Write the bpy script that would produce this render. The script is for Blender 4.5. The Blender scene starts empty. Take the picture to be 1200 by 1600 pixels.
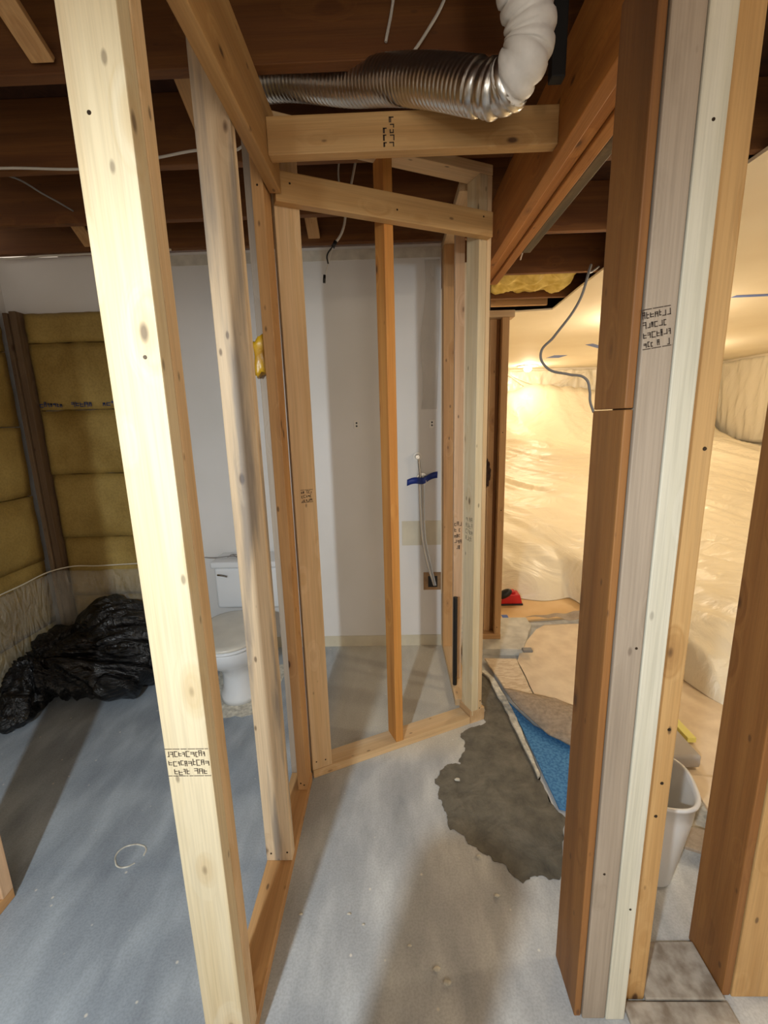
import bpy, bmesh, math, random
from mathutils import Vector, Matrix, noise
random.seed(7)
S = bpy.context.scene
COL = S.collection

# ------------------------------------------------------------------ camera
cd = bpy.data.cameras.new('camera'); cam = bpy.data.objects.new('camera', cd); COL.objects.link(cam)
cd.sensor_fit = 'HORIZONTAL'; cd.sensor_width = 36.0; cd.lens = 686.0 / 1200.0 * 36.0
cd.clip_start = 0.02
CM = [(0.99950456, -0.02241825, -0.02209188), (0.01704796, -0.2044138, 0.97873611), (-0.02645744, -0.97862782, -0.20393034)]
R3 = Matrix(((CM[0][0], -CM[0][1], -CM[0][2]), (CM[1][0], -CM[1][1], -CM[1][2]), (CM[2][0], -CM[2][1], -CM[2][2])))
cam.matrix_world = Matrix.Translation((0, 0, 1.49)) @ R3.to_4x4()
S.camera = cam

# ------------------------------------------------------------------ light
S.view_settings.view_transform = 'Standard'; S.view_settings.look = 'None'
S.view_settings.gamma = 1.0; S.view_settings.exposure = 0.0
S.view_settings.use_curve_mapping = False
W = bpy.data.worlds.new('world'); S.world = W; W.use_nodes = True
W.node_tree.nodes['Background'].inputs[0].default_value = (1.0, 0.86, 0.70, 1)
W.node_tree.nodes['Background'].inputs[1].default_value = 1.0

def lamp(name, kind, loc, energy, color, size=0.05, target=None, spread=None):
    l = bpy.data.lights.new(name, kind); l.energy = energy; l.color = color
    if kind == 'AREA':
        l.shape = 'DISK'; l.size = size
        if spread: l.spread = spread
    else:
        l.shadow_soft_size = size
    if kind == 'SPOT':
        l.spot_size = spread or 2.4; l.spot_blend = 0.75
    o = bpy.data.objects.new(name, l); COL.objects.link(o); o.location = loc
    if target: o.rotation_euler = (Vector(target) - Vector(loc)).to_track_quat('-Z', 'Y').to_euler()
    return o
lamp('work_light', 'SPOT', (-0.62, -0.62, 1.80), 135, (0.82, 0.93, 1.0), 0.035, (-0.30, 1.15, 0.45), 1.88)
lamp('ceiling_bulb_rear', 'POINT', (0.25, -1.3, 1.90), 12, (1.0, 0.86, 0.68), 0.08)
lamp('fill_light', 'POINT', (0.35, -0.95, 1.45), 20, (1.0, 0.93, 0.82), 0.20)  # added fill with no source of its own, softens the alcove wall shadows
lamp('bulb_far', 'POINT', (2.61, 8.70, 2.28), 22, (1.0, 0.84, 0.62), 0.08)
lamp('fill_bulb_mid', 'POINT', (2.50, 4.60, 2.28), 55, (1.0, 0.84, 0.62), 0.08)  # added bulb, hidden behind the thick post to brighten the room
lamp('fill_bulb_side', 'POINT', (4.30, 7.00, 2.28), 50, (1.0, 0.84, 0.62), 0.08)  # added bulb on the unseen right side, more light for the room
lamp('fill_bulb_near', 'POINT', (2.60, 1.30, 2.28), 36, (1.0, 0.84, 0.62), 0.08)  # added bulb out of view, brightens the near right floor

# ------------------------------------------------------------------ materials
def lin(c):
    return tuple(((v / 255.0) / 12.92 if v / 255.0 <= 0.04045 else ((v / 255.0 + 0.055) / 1.055) ** 2.4) for v in c) + (1,)

class NT:
    def __init__(s, name):
        s.m = bpy.data.materials.new(name); s.m.use_nodes = True
        s.t = s.m.node_tree; s.b = s.t.nodes['Principled BSDF']
    def n(s, typ, **k):
        x = s.t.nodes.new(typ)
        for a, v in k.items():
            if a.startswith('i_'):
                x.inputs[a[2:].replace('_', ' ')].default_value = v
            else: setattr(x, a, v)
        return x
    def l(s, a, b): s.t.links.new(a, b)
    def mix(s, fac, a, b, mode='MIX'):
        x = s.t.nodes.new('ShaderNodeMix'); x.data_type = 'RGBA'; x.blend_type = mode
        for i, v in ((0, fac), (6, a), (7, b)):
            if hasattr(v, 'is_linked') or hasattr(v, 'links'): s.l(v, x.inputs[i])
            else: x.inputs[i].default_value = v
        return x.outputs[2]
    def ramp(s, src, stops):
        r = s.t.nodes.new('ShaderNodeValToRGB'); e = r.color_ramp.elements
        e[0].position, e[0].color = stops[0][0], (stops[0][1],) * 3 + (1,)
        e[1].position, e[1].color = stops[1][0], (stops[1][1],) * 3 + (1,)
        for p, v in stops[2:]:
            q = e.new(p); q.color = (v,) * 3 + (1,)
        s.l(src, r.inputs[0]); return r.outputs[0]
    def coords(s, sc=(1, 1, 1), rnd=True):
        tc = s.n('ShaderNodeTexCoord'); o = tc.outputs['Object']
        if rnd:
            oi = s.n('ShaderNodeObjectInfo'); mu = s.n('ShaderNodeMath', operation='MULTIPLY'); mu.inputs[1].default_value = 37.0
            s.l(oi.outputs['Random'], mu.inputs[0])
            ad = s.n('ShaderNodeVectorMath', operation='ADD'); s.l(o, ad.inputs[0]); s.l(mu.outputs[0], ad.inputs[1]); o = ad.outputs[0]
        mp = s.n('ShaderNodeMapping'); mp.inputs['Scale'].default_value = sc; s.l(o, mp.inputs[0])
        return mp.outputs[0], o
    def bump(s, h, strength, dist=0.01):
        b = s.n('ShaderNodeBump'); b.inputs['Strength'].default_value = strength; b.inputs['Distance'].default_value = dist
        s.l(h, b.inputs['Height']); s.l(b.outputs[0], s.b.inputs['Normal'])

def wood(name, light, mid, dark, knots=0.9, rough=0.62, stain=None, grain=1.0):
    """sawn lumber: grain runs along the local Z axis"""
    w = NT(name)
    v, raw = w.coords((1, 1, 1))
    kv = w.n('ShaderNodeMapping'); kv.inputs['Scale'].default_value = (9, 9, 4.2); w.l(raw, kv.inputs[0])
    vo = w.n('ShaderNodeTexVoronoi', voronoi_dimensions='3D', feature='F1'); vo.inputs['Scale'].default_value = 1.0
    vo.inputs['Randomness'].default_value = 1.0
    w.l(kv.outputs[0], vo.inputs['Vector'])
    # grain bends round the knots
    bend = w.ramp(vo.outputs['Distance'], [(0.0, 1.0), (0.35, 0.0)])
    g = w.n('ShaderNodeMapping'); g.inputs['Scale'].default_value = (22, 22, 0.8); w.l(raw, g.inputs[0])
    ad = w.n('ShaderNodeVectorMath', operation='ADD'); w.l(g.outputs[0], ad.inputs[0])
    ms = w.n('ShaderNodeVectorMath', operation='SCALE'); w.l(bend, ms.inputs[0]); ms.inputs['Scale'].default_value = 1.6
    w.l(ms.outputs[0], ad.inputs[1])
    n1 = w.n('ShaderNodeTexNoise'); n1.inputs['Scale'].default_value = 1.0; n1.inputs['Detail'].default_value = 4.0
    n1.inputs['Distortion'].default_value = 0.6; w.l(ad.outputs[0], n1.inputs['Vector'])
    g2 = w.n('ShaderNodeMapping'); g2.inputs['Scale'].default_value = (220, 220, 5); w.l(raw, g2.inputs[0])
    n2 = w.n('ShaderNodeTexNoise'); n2.inputs['Scale'].default_value = 1.0; n2.inputs['Detail'].default_value = 3.0; w.l(g2.outputs[0], n2.inputs['Vector'])
    g3 = w.n('ShaderNodeMapping'); g3.inputs['Scale'].default_value = (9, 9, 0.8); w.l(raw, g3.inputs[0])
    n3 = w.n('ShaderNodeTexNoise'); n3.inputs['Scale'].default_value = 1.0; n3.inputs['Detail'].default_value = 2.0; w.l(g3.outputs[0], n3.inputs['Vector'])
    f1 = w.ramp(n1.outputs[0], [(0.36, 0.0), (0.62, 1.0)])
    c = w.mix(f1, lin(mid), lin(light))
    f3 = w.ramp(n3.outputs[0], [(0.52, 0.0), (0.72, 0.55 * grain)])
    c = w.mix(f3, c, lin(dark))
    f2 = w.ramp(n2.outputs[0], [(0.35, 0.88), (0.6, 1.0)])
    c = w.mix(1.0, c, f2, 'MULTIPLY')
    kn = w.ramp(vo.outputs['Distance'], [(0.045, knots), (0.085, 0.0)])
    halo = w.ramp(vo.outputs['Distance'], [(0.07, 0.45 * knots), (0.22, 0.0)])
    c = w.mix(halo, c, lin(dark))
    c = w.mix(kn, c, lin((70, 42, 22)))
    kv2 = w.n('ShaderNodeMapping'); kv2.inputs['Scale'].default_value = (17, 17, 7.5); w.l(raw, kv2.inputs[0])
    vp = w.n('ShaderNodeTexVoronoi', voronoi_dimensions='3D', feature='F1'); vp.inputs['Scale'].default_value = 1.0; w.l(kv2.outputs[0], vp.inputs['Vector'])
    pin = w.ramp(vp.outputs['Distance'], [(0.05, 0.75 * knots), (0.095, 0.0)])
    c = w.mix(pin, c, lin((64, 40, 22)))
    if stain:
        g4 = w.n('ShaderNodeMapping'); g4.inputs['Scale'].default_value = (20, 20, 1.5); w.l(raw, g4.inputs[0])
        n4 = w.n('ShaderNodeTexNoise'); n4.inputs['Scale'].default_value = 1.0; n4.inputs['Detail'].default_value = 5.0; w.l(g4.outputs[0], n4.inputs['Vector'])
        f4 = w.ramp(n4.outputs[0], [(0.49, 0.0), (0.61, 0.7)])
        c = w.mix(f4, c, lin(stain))
    w.l(c, w.b.inputs['Base Color']); w.b.inputs['Roughness'].default_value = rough
    w.bump(n2.outputs[0], 0.25, 0.002)
    return w.m

M = {}
M['cream'] = wood('new_spruce_pale', (222, 206, 172), (214, 194, 154), (190, 158, 112), knots=0.7)
M['pine'] = wood('new_pine', (224, 194, 152), (212, 178, 132), (176, 134, 88))
M['pine_pink'] = wood('pink_pine', (222, 188, 152), (206, 168, 130), (160, 118, 84))
M['amber'] = wood('aged_amber_stud', (208, 146, 72), (190, 124, 54), (144, 84, 30))
M['orange'] = wood('aged_orange_stud', (206, 162, 110), (190, 144, 92), (146, 100, 58))
M['grey'] = wood('grey_stud', (166, 150, 132), (152, 136, 118), (120, 106, 92), knots=0.6)
M['stained'] = wood('blue_stained_stud', (220, 196, 162), (204, 178, 144), (168, 138, 108), stain=(116, 110, 106))
M['white'] = wood('whitish_stud', (212, 206, 188), (202, 196, 176), (180, 172, 150), knots=0.45)  # paler tone for one board of the thick post
M['brown'] = wood('old_brown_board', (148, 100, 50), (130, 83, 38), (94, 56, 22), knots=0.8)
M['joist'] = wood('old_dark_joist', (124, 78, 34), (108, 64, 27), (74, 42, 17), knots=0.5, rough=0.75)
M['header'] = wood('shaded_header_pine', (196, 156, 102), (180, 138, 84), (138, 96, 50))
M['beam'] = wood('old_beam_lumber', (198, 132, 62), (178, 112, 48), (128, 74, 30), knots=0.7)
M['mould'] = wood('blackened_beam_lumber', (112, 92, 66), (88, 72, 50), (40, 34, 28), knots=0.6, stain=(50, 46, 40))
M['post'] = wood('grey_brown_corner_post', (120, 98, 74), (104, 82, 60), (76, 58, 42))
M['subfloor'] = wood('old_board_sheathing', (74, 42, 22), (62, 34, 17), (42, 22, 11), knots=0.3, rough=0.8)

def simple(name, c, rough=0.6, metal=0.0, spec=None, noise_amt=0.0, nscale=8.0, bump=0.0, c2=None):
    w = NT(name); w.b.inputs['Roughness'].default_value = rough; w.b.inputs['Metallic'].default_value = metal
    if spec is not None: w.b.inputs['Specular IOR Level'].default_value = spec
    if noise_amt or bump or c2:
        v, raw = w.coords((1, 1, 1), False)
        nn = w.n('ShaderNodeTexNoise'); nn.inputs['Scale'].default_value = nscale; nn.inputs['Detail'].default_value = 5
        w.l(v, nn.inputs['Vector'])
        f = w.ramp(nn.outputs[0], [(0.35, 0.0), (0.65, 1.0)])
        cc = w.mix(f, lin(c), lin(c2 if c2 else tuple(max(0, x * (1 - noise_amt)) for x in c)))
        w.l(cc, w.b.inputs['Base Color'])
        if bump: w.bump(nn.outputs[0], bump, 0.01)
    else: w.b.inputs['Base Color'].default_value = lin(c)
    return w.m
M['ink'] = simple('stamp_ink', (58, 44, 34), 0.8)
M['blue_ink'] = simple('blue_print_ink', (40, 60, 110), 0.8)
M['nail'] = simple('nail_steel', (70, 58, 46), 0.4, 0.8)
M['tape'] = simple('blue_painter_tape', (28, 52, 132), 0.55)
M['tape_light'] = simple('blue_painter_tape_faded', (84, 112, 184), 0.6)
M['porcelain'] = simple('white_porcelain', (226, 229, 232), 0.12)
M['lid'] = simple('toilet_seat_plastic', (222, 218, 206), 0.25, noise_amt=0.08, nscale=5)
M['chrome'] = simple('dull_chrome', (180, 176, 168), 0.25, 1.0)
M['nylon'] = simple('white_valve_plastic', (226, 222, 214), 0.4)
M['hose'] = simple('grey_supply_hose', (196, 202, 210), 0.45)
M['cable'] = simple('white_cable_jacket', (206, 200, 190), 0.5)
M['cable_grey'] = simple('grey_cable_jacket', (128, 126, 124), 0.5)
M['black'] = simple('black_plastic', (22, 22, 23), 0.45)
M['red'] = simple('red_plastic', (200, 30, 34), 0.4)
M['curb'] = simple('concrete_curb', (214, 210, 198), 0.9, noise_amt=0.12, nscale=14, bump=0.3)
M['bucket'] = simple('white_bin_plastic', (222, 222, 220), 0.35)
M['felt'] = simple('grey_felt_underlay', (176, 158, 138), 0.95, noise_amt=0.15, nscale=60, bump=0.4)
M['dust'] = simple('plaster_dust', (226, 222, 208), 0.95, noise_amt=0.2, nscale=40, bump=0.5)
M['paper'] = simple('floor_paper', (234, 214, 184), 0.8, nscale=11, c2=(220, 198, 168), bump=0.12)
M['ply'] = simple('plywood_sheet', (226, 192, 142), 0.6, nscale=4, c2=(214, 176, 122))
M['kraft'] = simple('box_opening_tan', (176, 140, 100), 0.8, noise_amt=0.2, nscale=20)
M['batt_yellow'] = simple('loose_yellow_batt', (226, 206, 130), 0.85, nscale=14, c2=(196, 170, 84), bump=0.5)
M['amber_box'] = simple('amber_foam', (196, 152, 28), 0.35, nscale=20, c2=(168, 120, 20), bump=0.3)
M['caulk'] = simple('poly_edge', (214, 206, 186), 0.3)
M['grey_plastic'] = simple('grey_plastic_tray', (168, 160, 152), 0.5)
M['duct_tape_strap'] = simple('black_hanger', (12, 11, 11), 0.7)

def osb():
    w = NT('oriented_strand_board'); v, raw = w.coords((38, 90, 60), False)
    vo = w.n('ShaderNodeTexVoronoi'); vo.inputs['Scale'].default_value = 1.0; w.l(v, vo.inputs['Vector'])
    hs = w.n('ShaderNodeSeparateColor'); w.l(vo.outputs['Color'], hs.inputs[0])
    c = w.mix(hs.outputs[0], lin((232, 214, 186)), lin((206, 180, 146)))
    w.l(c, w.b.inputs['Base Color']); w.b.inputs['Roughness'].default_value = 0.7; w.bump(hs.outputs[0], 0.3, 0.003)
    return w.m
M['osb'] = osb()
M['scuffed'] = simple('scuffed_painted_plank', (186, 176, 162), 0.8, nscale=26, c2=(138, 124, 108), bump=0.25)

def carpetblue():
    w = NT('blue_underlay'); v, raw = w.coords((1, 1, 1), False)
    nn = w.n('ShaderNodeTexNoise'); nn.inputs['Scale'].default_value = 90; nn.inputs['Detail'].default_value = 4; w.l(v, nn.inputs['Vector'])
    f = w.ramp(nn.outputs[0], [(0.4, 0.0), (0.6, 1.0)])
    c = w.mix(f, lin((52, 112, 168)), lin((84, 144, 194))); w.l(c, w.b.inputs['Base Color'])
    w.b.inputs['Roughness'].default_value = 0.85; w.bump(nn.outputs[0], 0.6, 0.004); return w.m
M['blue'] = carpetblue()

def concrete():
    w = NT('concrete_slab'); v, raw = w.coords((1, 1, 1), False)
    a = w.n('ShaderNodeTexNoise'); a.inputs['Scale'].default_value = 2.2; a.inputs['Detail'].default_value = 6; a.inputs['Roughness'].default_value = 0.62; w.l(v, a.inputs['Vector'])
    mp = w.n('ShaderNodeMapping'); mp.inputs['Rotation'].default_value = (0, 0, -0.6); mp.inputs['Scale'].default_value = (9, 3, 1); w.l(raw, mp.inputs[0])
    b = w.n('ShaderNodeTexNoise'); b.inputs['Scale'].default_value = 1.0; b.inputs['Detail'].default_value = 7; w.l(mp.outputs[0], b.inputs['Vector'])
    d = w.n('ShaderNodeTexNoise'); d.inputs['Scale'].default_value = 160; d.inputs['Detail'].default_value = 2; w.l(v, d.inputs['Vector'])
    f = w.ramp(a.outputs[0], [(0.3, 0.0), (0.7, 1.0)])
    c = w.mix(f, lin((172, 173, 174)), lin((198, 199, 198)))
    g = w.ramp(b.outputs[0], [(0.46, 0.0), (0.72, 0.75)])
    c = w.mix(g, c, lin((228, 228, 224)))
    h = w.ramp(b.outputs[0], [(0.26, 0.5), (0.42, 0.0)])
    c = w.mix(h, c, lin((138, 141, 144)))
    sx = w.n('ShaderNodeSeparateXYZ'); w.l(raw, sx.inputs[0])
    def rng(sock, a0, a1):
        m_ = w.n('ShaderNodeMapRange'); m_.inputs['From Min'].default_value = a0; m_.inputs['From Max'].default_value = a1; w.l(sock, m_.inputs[0]); return m_.outputs[0]
    def mul(p, q):
        m_ = w.n('ShaderNodeMath', operation='MULTIPLY'); w.l(p, m_.inputs[0]); w.l(q, m_.inputs[1]); return m_.outputs[0]
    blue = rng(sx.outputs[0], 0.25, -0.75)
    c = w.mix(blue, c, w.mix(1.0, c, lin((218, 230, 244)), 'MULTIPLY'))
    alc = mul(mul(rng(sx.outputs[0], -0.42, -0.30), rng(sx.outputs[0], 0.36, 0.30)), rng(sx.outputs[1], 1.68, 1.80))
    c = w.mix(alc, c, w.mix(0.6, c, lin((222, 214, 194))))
    k = w.ramp(d.outputs[0], [(0.35, 0.86), (0.6, 1.0)])
    c = w.mix(1.0, c, k, 'MULTIPLY')
    vo = w.n('ShaderNodeTexVoronoi'); vo.inputs['Scale'].default_value = 13; w.l(v, vo.inputs['Vector'])
    sp = w.ramp(vo.outputs['Distance'], [(0.035, 0.8), (0.07, 0.0)])
    c = w.mix(sp, c, lin((226, 222, 210)))
    w.l(c, w.b.inputs['Base Color']); w.b.inputs['Roughness'].default_value = 0.62
    w.bump(b.outputs[0], 0.18, 0.01); return w.m
M['concrete'] = concrete()

def mortar():
    w = NT('damp_mortar'); v, raw = w.coords((1, 1, 1), False)
    a = w.n('ShaderNodeTexNoise'); a.inputs['Scale'].default_value = 11; a.inputs['Detail'].default_value = 10; a.inputs['Roughness'].default_value = 0.68; a.inputs['Distortion'].default_value = 0.3; w.l(v, a.inputs['Vector'])
    f = w.ramp(a.outputs[0], [(0.33, 0.0), (0.66, 1.0)])
    c = w.mix(f, lin((86, 82, 72)), lin((126, 120, 106)))
    w.l(c, w.b.inputs['Base Color']); w.b.inputs['Roughness'].default_value = 0.75; w.bump(a.outputs[0], 0.9, 0.02); return w.m
M['mortar'] = mortar()
M['floor_shadow'] = simple('shadowed_concrete', (132, 127, 116), 0.5, nscale=6, c2=(146, 141, 130), bump=0.1)  # concrete darkened to the tone of the floor shadow; unused

def drywall(name, c, c2, patches=None):
    w = NT(name); v, raw = w.coords((1, 1, 1), False)
    a = w.n('ShaderNodeTexNoise'); a.inputs['Scale'].default_value = 1.6; a.inputs['Detail'].default_value = 3; w.l(v, a.inputs['Vector'])
    f = w.ramp(a.outputs[0], [(0.35, 0.0), (0.7, 1.0)])
    col = w.mix(f, lin(c), lin(c2))
    b = w.n('ShaderNodeTexNoise'); b.inputs['Scale'].default_value = 120; w.l(v, b.inputs['Vector'])
    w.l(col, w.b.inputs['Base Color']); w.b.inputs['Roughness'].default_value = 0.7; w.bump(b.outputs[0], 0.12, 0.002); return w.m
M['wall'] = drywall('painted_drywall', (228, 226, 224), (218, 216, 212))
M['wall_warm'] = drywall('warm_drywall', (238, 226, 202), (232, 218, 192))
M['bare'] = simple('unpainted_drywall_band', (214, 206, 184), 0.8, noise_amt=0.05, nscale=10)
M['poly_brown'] = simple('mud_smear', (212, 206, 192), 0.6, noise_amt=0.1, nscale=18)

def battmat(name, c, c2):
    w = NT(name); v, raw = w.coords((1, 1, 1), True)
    a = w.n('ShaderNodeTexNoise'); a.inputs['Scale'].default_value = 3.5; a.inputs['Detail'].default_value = 5; w.l(v, a.inputs['Vector'])
    f = w.ramp(a.outputs[0], [(0.3, 0.0), (0.7, 1.0)])
    c0 = w.mix(f, lin(c), lin(c2))
    b = w.n('ShaderNodeTexNoise'); b.inputs['Scale'].default_value = 90; b.inputs['Detail'].default_value = 3; w.l(v, b.inputs['Vector'])
    k = w.ramp(b.outputs[0], [(0.35, 0.82), (0.6, 1.0)])
    c0 = w.mix(1.0, c0, k, 'MULTIPLY')
    w.l(c0, w.b.inputs['Base Color']); w.b.inputs['Roughness'].default_value = 0.7; w.bump(a.outputs[0], 0.5, 0.03); return w.m
M['batt'] = battmat('yellow_fibre_batt', (176, 150, 84), (142, 114, 52))

def sheet(name, c, alpha, rough=0.3, fold=0.6, sc=(3, 3, 3)):
    w = NT(name); v, raw = w.coords(sc, False)
    a = w.n('ShaderNodeTexNoise'); a.inputs['Scale'].default_value = 1.0; a.inputs['Detail'].default_value = 6; a.inputs['Distortion'].default_value = 2.2; w.l(v, a.inputs['Vector'])
    w.b.inputs['Base Color'].default_value = lin(c); w.b.inputs['Roughness'].default_value = rough
    w.b.inputs['Alpha'].default_value = alpha; w.bump(a.outputs[0], fold, 0.05); return w.m
M['sheet'] = sheet('clear_poly_sheet', (246, 236, 214), 0.62, 0.22, 0.8, (2.2, 2.2, 1.2))
M['sheet_pile'] = sheet('poly_sheet_over_goods', (242, 230, 204), 0.97, 0.32, 0.7, (1.6, 2.6, 2.2))
M['poly'] = sheet('thin_clear_poly', (232, 228, 216), 0.15, 0.12, 1.0, (14, 14, 5))
M['bag'] = sheet('black_bin_bag', (14, 14, 15), 1.0, 0.26, 0.9, (5, 11, 9))

def foilmat():
    w = NT('crinkled_foil'); w.b.inputs['Base Color'].default_value = lin((206, 204, 200)); w.b.inputs['Metallic'].default_value = 1.0
    w.b.inputs['Roughness'].default_value = 0.28
    v, raw = w.coords((1, 1, 1), False); a = w.n('ShaderNodeTexNoise'); a.inputs['Scale'].default_value = 30; w.l(v, a.inputs['Vector']); w.bump(a.outputs[0], 0.35, 0.004)
    return w.m
M['foil'] = foilmat()
M['flex'] = simple('white_flexible_hose', (226, 224, 220), 0.5, noise_amt=0.05, nscale=30, bump=0.2)
g = NT('lit_globe'); g.b.inputs['Base Color'].default_value = (1, .9, .7, 1)
g.b.inputs['Emission Color'].default_value = (1.0, 0.82, 0.55, 1); g.b.inputs['Emission Strength'].default_value = 12.0; M['globe'] = g.m

# ------------------------------------------------------------------ helpers
def tag(o, label=None, cat=None, group=None, kind=None):
    if label: o['label'] = label
    if cat: o['category'] = cat
    if group: o['group'] = group
    if kind: o['kind'] = kind
    return o

def obj(name, bm, mat, parent=None, smooth=False, loc=None):
    me = bpy.data.meshes.new(name); bm.normal_update(); bm.to_mesh(me); bm.free()
    if mat is not None: me.materials.append(mat)
    if smooth:
        for p in me.polygons: p.use_smooth = True
    o = bpy.data.objects.new(name, me); COL.objects.link(o)
    if loc is not None: o.location = loc
    if parent is not None:
        o.parent = parent; o.matrix_parent_inverse = parent.matrix_basis.inverted()
    return o

def empty(name, loc, **k):
    o = bpy.data.objects.new(name, None); COL.objects.link(o); o.location = loc; o.empty_display_size = 0.1
    return o

def boxbm(bm, x, y, z, bev=0.0, seg=1):
    r = bmesh.ops.create_cube(bm, size=1.0)
    vs = r['verts']
    for v in vs:
        v.co = Vector(((x[0] + x[1]) / 2 + v.co.x * (x[1] - x[0]), (y[0] + y[1]) / 2 + v.co.y * (y[1] - y[0]), (z[0] + z[1]) / 2 + v.co.z * (z[1] - z[0])))
    if bev:
        es = list({e for v in vs for e in v.link_edges})
        bmesh.ops.bevel(bm, geom=es, offset=bev, segments=seg, affect='EDGES', profile=0.6)
    return vs

def frame(o, origin, zax, xax):
    z = Vector(zax).normalized(); x = Vector(xax); x = (x - z * x.dot(z)).normalized(); y = z.cross(x)
    m = Matrix((x, y, z)).transposed().to_4x4(); m.translation = Vector(origin)
    o.matrix_basis = m; return o

def board(name, p0, p1, xdir, w, t, mat, label=None, cat='board', group=None, bev=0.003, kind=None, parent=None):
    """sawn timber from p0 to p1 (centre line); w along xdir, t across; subtly bowed"""
    p0, p1 = Vector(p0), Vector(p1); L = (p1 - p0).length
    bm = bmesh.new(); boxbm(bm, (-w / 2, w / 2), (-t / 2, t / 2), (0, L), bev, 2)
    n = max(1, int(L / 0.25))
    for i in range(1, n):
        geo = bm.verts[:] + bm.edges[:] + bm.faces[:]
        bmesh.ops.bisect_plane(bm, geom=geo, plane_co=(0, 0, L * i / n), plane_no=(0, 0, 1))
    sd = random.random() * 50
    for v in bm.verts:
        k = noise.noise(Vector((v.co.z * 3, sd + v.co.x * 20, v.co.y * 20))) * 0.0008
        v.co.x += k; v.co.y += k * 0.5
    o = obj(name, bm, mat, parent)
    frame(o, p0, p1 - p0, xdir)
    tag(o, label, cat, group, kind)
    return o

def lum(name, x, y, z, mat, label=None, cat='board', group=None, **k):
    d = [x[1] - x[0], y[1] - y[0], z[1] - z[0]]; a = d.index(max(d)); c = [(x[0] + x[1]) / 2, (y[0] + y[1]) / 2, (z[0] + z[1]) / 2]
    p0 = list(c); p1 = list(c); r = (x, y, z)[a]; p0[a] = r[0]; p1[a] = r[1]
    b = (a + 1) % 3; cc = (a + 2) % 3
    xd = [0, 0, 0]; xd[b] = 1
    return board(name, p0, p1, xd, d[b], d[cc], mat, label, cat, group, **k)

# diagonal wall frame of reference
P0 = Vector((-0.37, 1.597, 0)); DD = Vector((0.788, 0.363, 0)).normalized(); NN = Vector((-DD.y, DD.x, 0))
def dg(s, n, z): return P0 + DD * s + NN * n + Vector((0, 0, z))
def dlum(name, s, n, z, mat, label, cat='board', **k):
    L = [s[1] - s[0], n[1] - n[0], z[1] - z[0]]; a = L.index(max(L))
    m = [(s[0] + s[1]) / 2, (n[0] + n[1]) / 2, (z[0] + z[1]) / 2]; q0 = list(m); q1 = list(m); r = (s, n, z)[a]; q0[a] = r[0]; q1[a] = r[1]
    if a == 0: return board(name, dg(*q0), dg(*q1), NN, L[1], L[2], mat, label, cat, **k)
    return board(name, dg(*q0), dg(*q1), DD, L[0], L[1], mat, label, cat, **k)

def tube(name, pts, r, mat, parent=None, res=3, label=None, cat=None, group=None):
    cu = bpy.data.curves.new(name, 'CURVE'); cu.dimensions = '3D'; cu.bevel_depth = r; cu.bevel_resolution = res; cu.use_fill_caps = True
    sp = cu.splines.new('BEZIER'); sp.bezier_points.add(len(pts) - 1)
    for b, p in zip(sp.bezier_points, pts):
        b.co = p; b.handle_left_type = b.handle_right_type = 'AUTO'
    sp.resolution_u = 8
    cu.materials.append(mat)
    tmp = bpy.data.objects.new(name, cu); COL.objects.link(tmp)
    dg_ = bpy.context.evaluated_depsgraph_get(); me = bpy.data.meshes.new_from_object(tmp.evaluated_get(dg_))
    me.name = name
    bpy.data.objects.remove(tmp)
    for p in me.polygons: p.use_smooth = True
    o = bpy.data.objects.new(name, me); COL.objects.link(o)
    if parent is not None: o.parent = parent; o.matrix_parent_inverse = parent.matrix_basis.inverted()
    return tag(o, label, cat, group)

def strokes(parent, origin, u, v, w, h, rows, mat, seed, name='grade_stamp', border=True, cols=9, th=0.0016):
    """a printed block of rough marks on the plane origin + u*a + v*b"""
    rd = random.Random(seed); u = Vector(u).normalized(); v = Vector(v).normalized(); n = u.cross(v); origin = Vector(origin) + n * 0.0007
    bm = bmesh.new()
    def q(a0, b0, a1, b1):
        vs = [bm.verts.new(origin + u * a + v * b) for a, b in ((a0, b0), (a1, b0), (a1, b1), (a0, b1))]; bm.faces.new(vs)
    if border:
        for bb in (0, h):
            a = 0
            while a < w:
                e = min(w, a + rd.uniform(0.004, 0.02)); q(a, bb, e, bb + th * 0.9); a = e + rd.uniform(0.0008, 0.002)
    rh = h / rows
    for r in range(rows):
        a = w * 0.04
        y0 = rh * r + rh * 0.18; gh = rh * 0.64
        gw = w / cols
        while a < w - gw * 0.7:
            g_ = gw * rd.uniform(0.45, 0.95); y0 = rh * r + rh * rd.uniform(0.10, 0.25); gh = rh * rd.uniform(0.45, 0.72)
            if name == 'printed_text' or rd.random() < 0.85:
                k = rd.randint(0, 4)
                if k in (0, 1, 3): q(a, y0, a + th, y0 + gh)
                if k in (1, 2, 4): q(a + g_ - th, y0, a + g_, y0 + gh)
                if k in (0, 1, 2): q(a, y0 + gh - th, a + g_, y0 + gh)
                if k in (0, 3, 4): q(a, y0, a + g_, y0 + th)
                if k in (1, 2, 3): q(a, y0 + gh / 2, a + g_, y0 + gh / 2 + th)
            a += g_ + gw * 0.2
    return obj(name, bm, mat, parent)

def nails(parent, pts, nrm, r=0.0035):
    for p in pts:
        bm = bmesh.new(); bmesh.ops.create_cone(bm, cap_ends=True, segments=10, radius1=r, radius2=r * 0.85, depth=0.0012)
        o = obj('nail_head', bm, M['nail']); n = Vector(nrm).normalized()
        o.matrix_basis = Matrix.Translation(Vector(p) + n * 0.0004) @ n.to_track_quat('Z', 'Y').to_matrix().to_4x4()
        o.parent = parent; o.matrix_parent_inverse = parent.matrix_basis.inverted()

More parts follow.
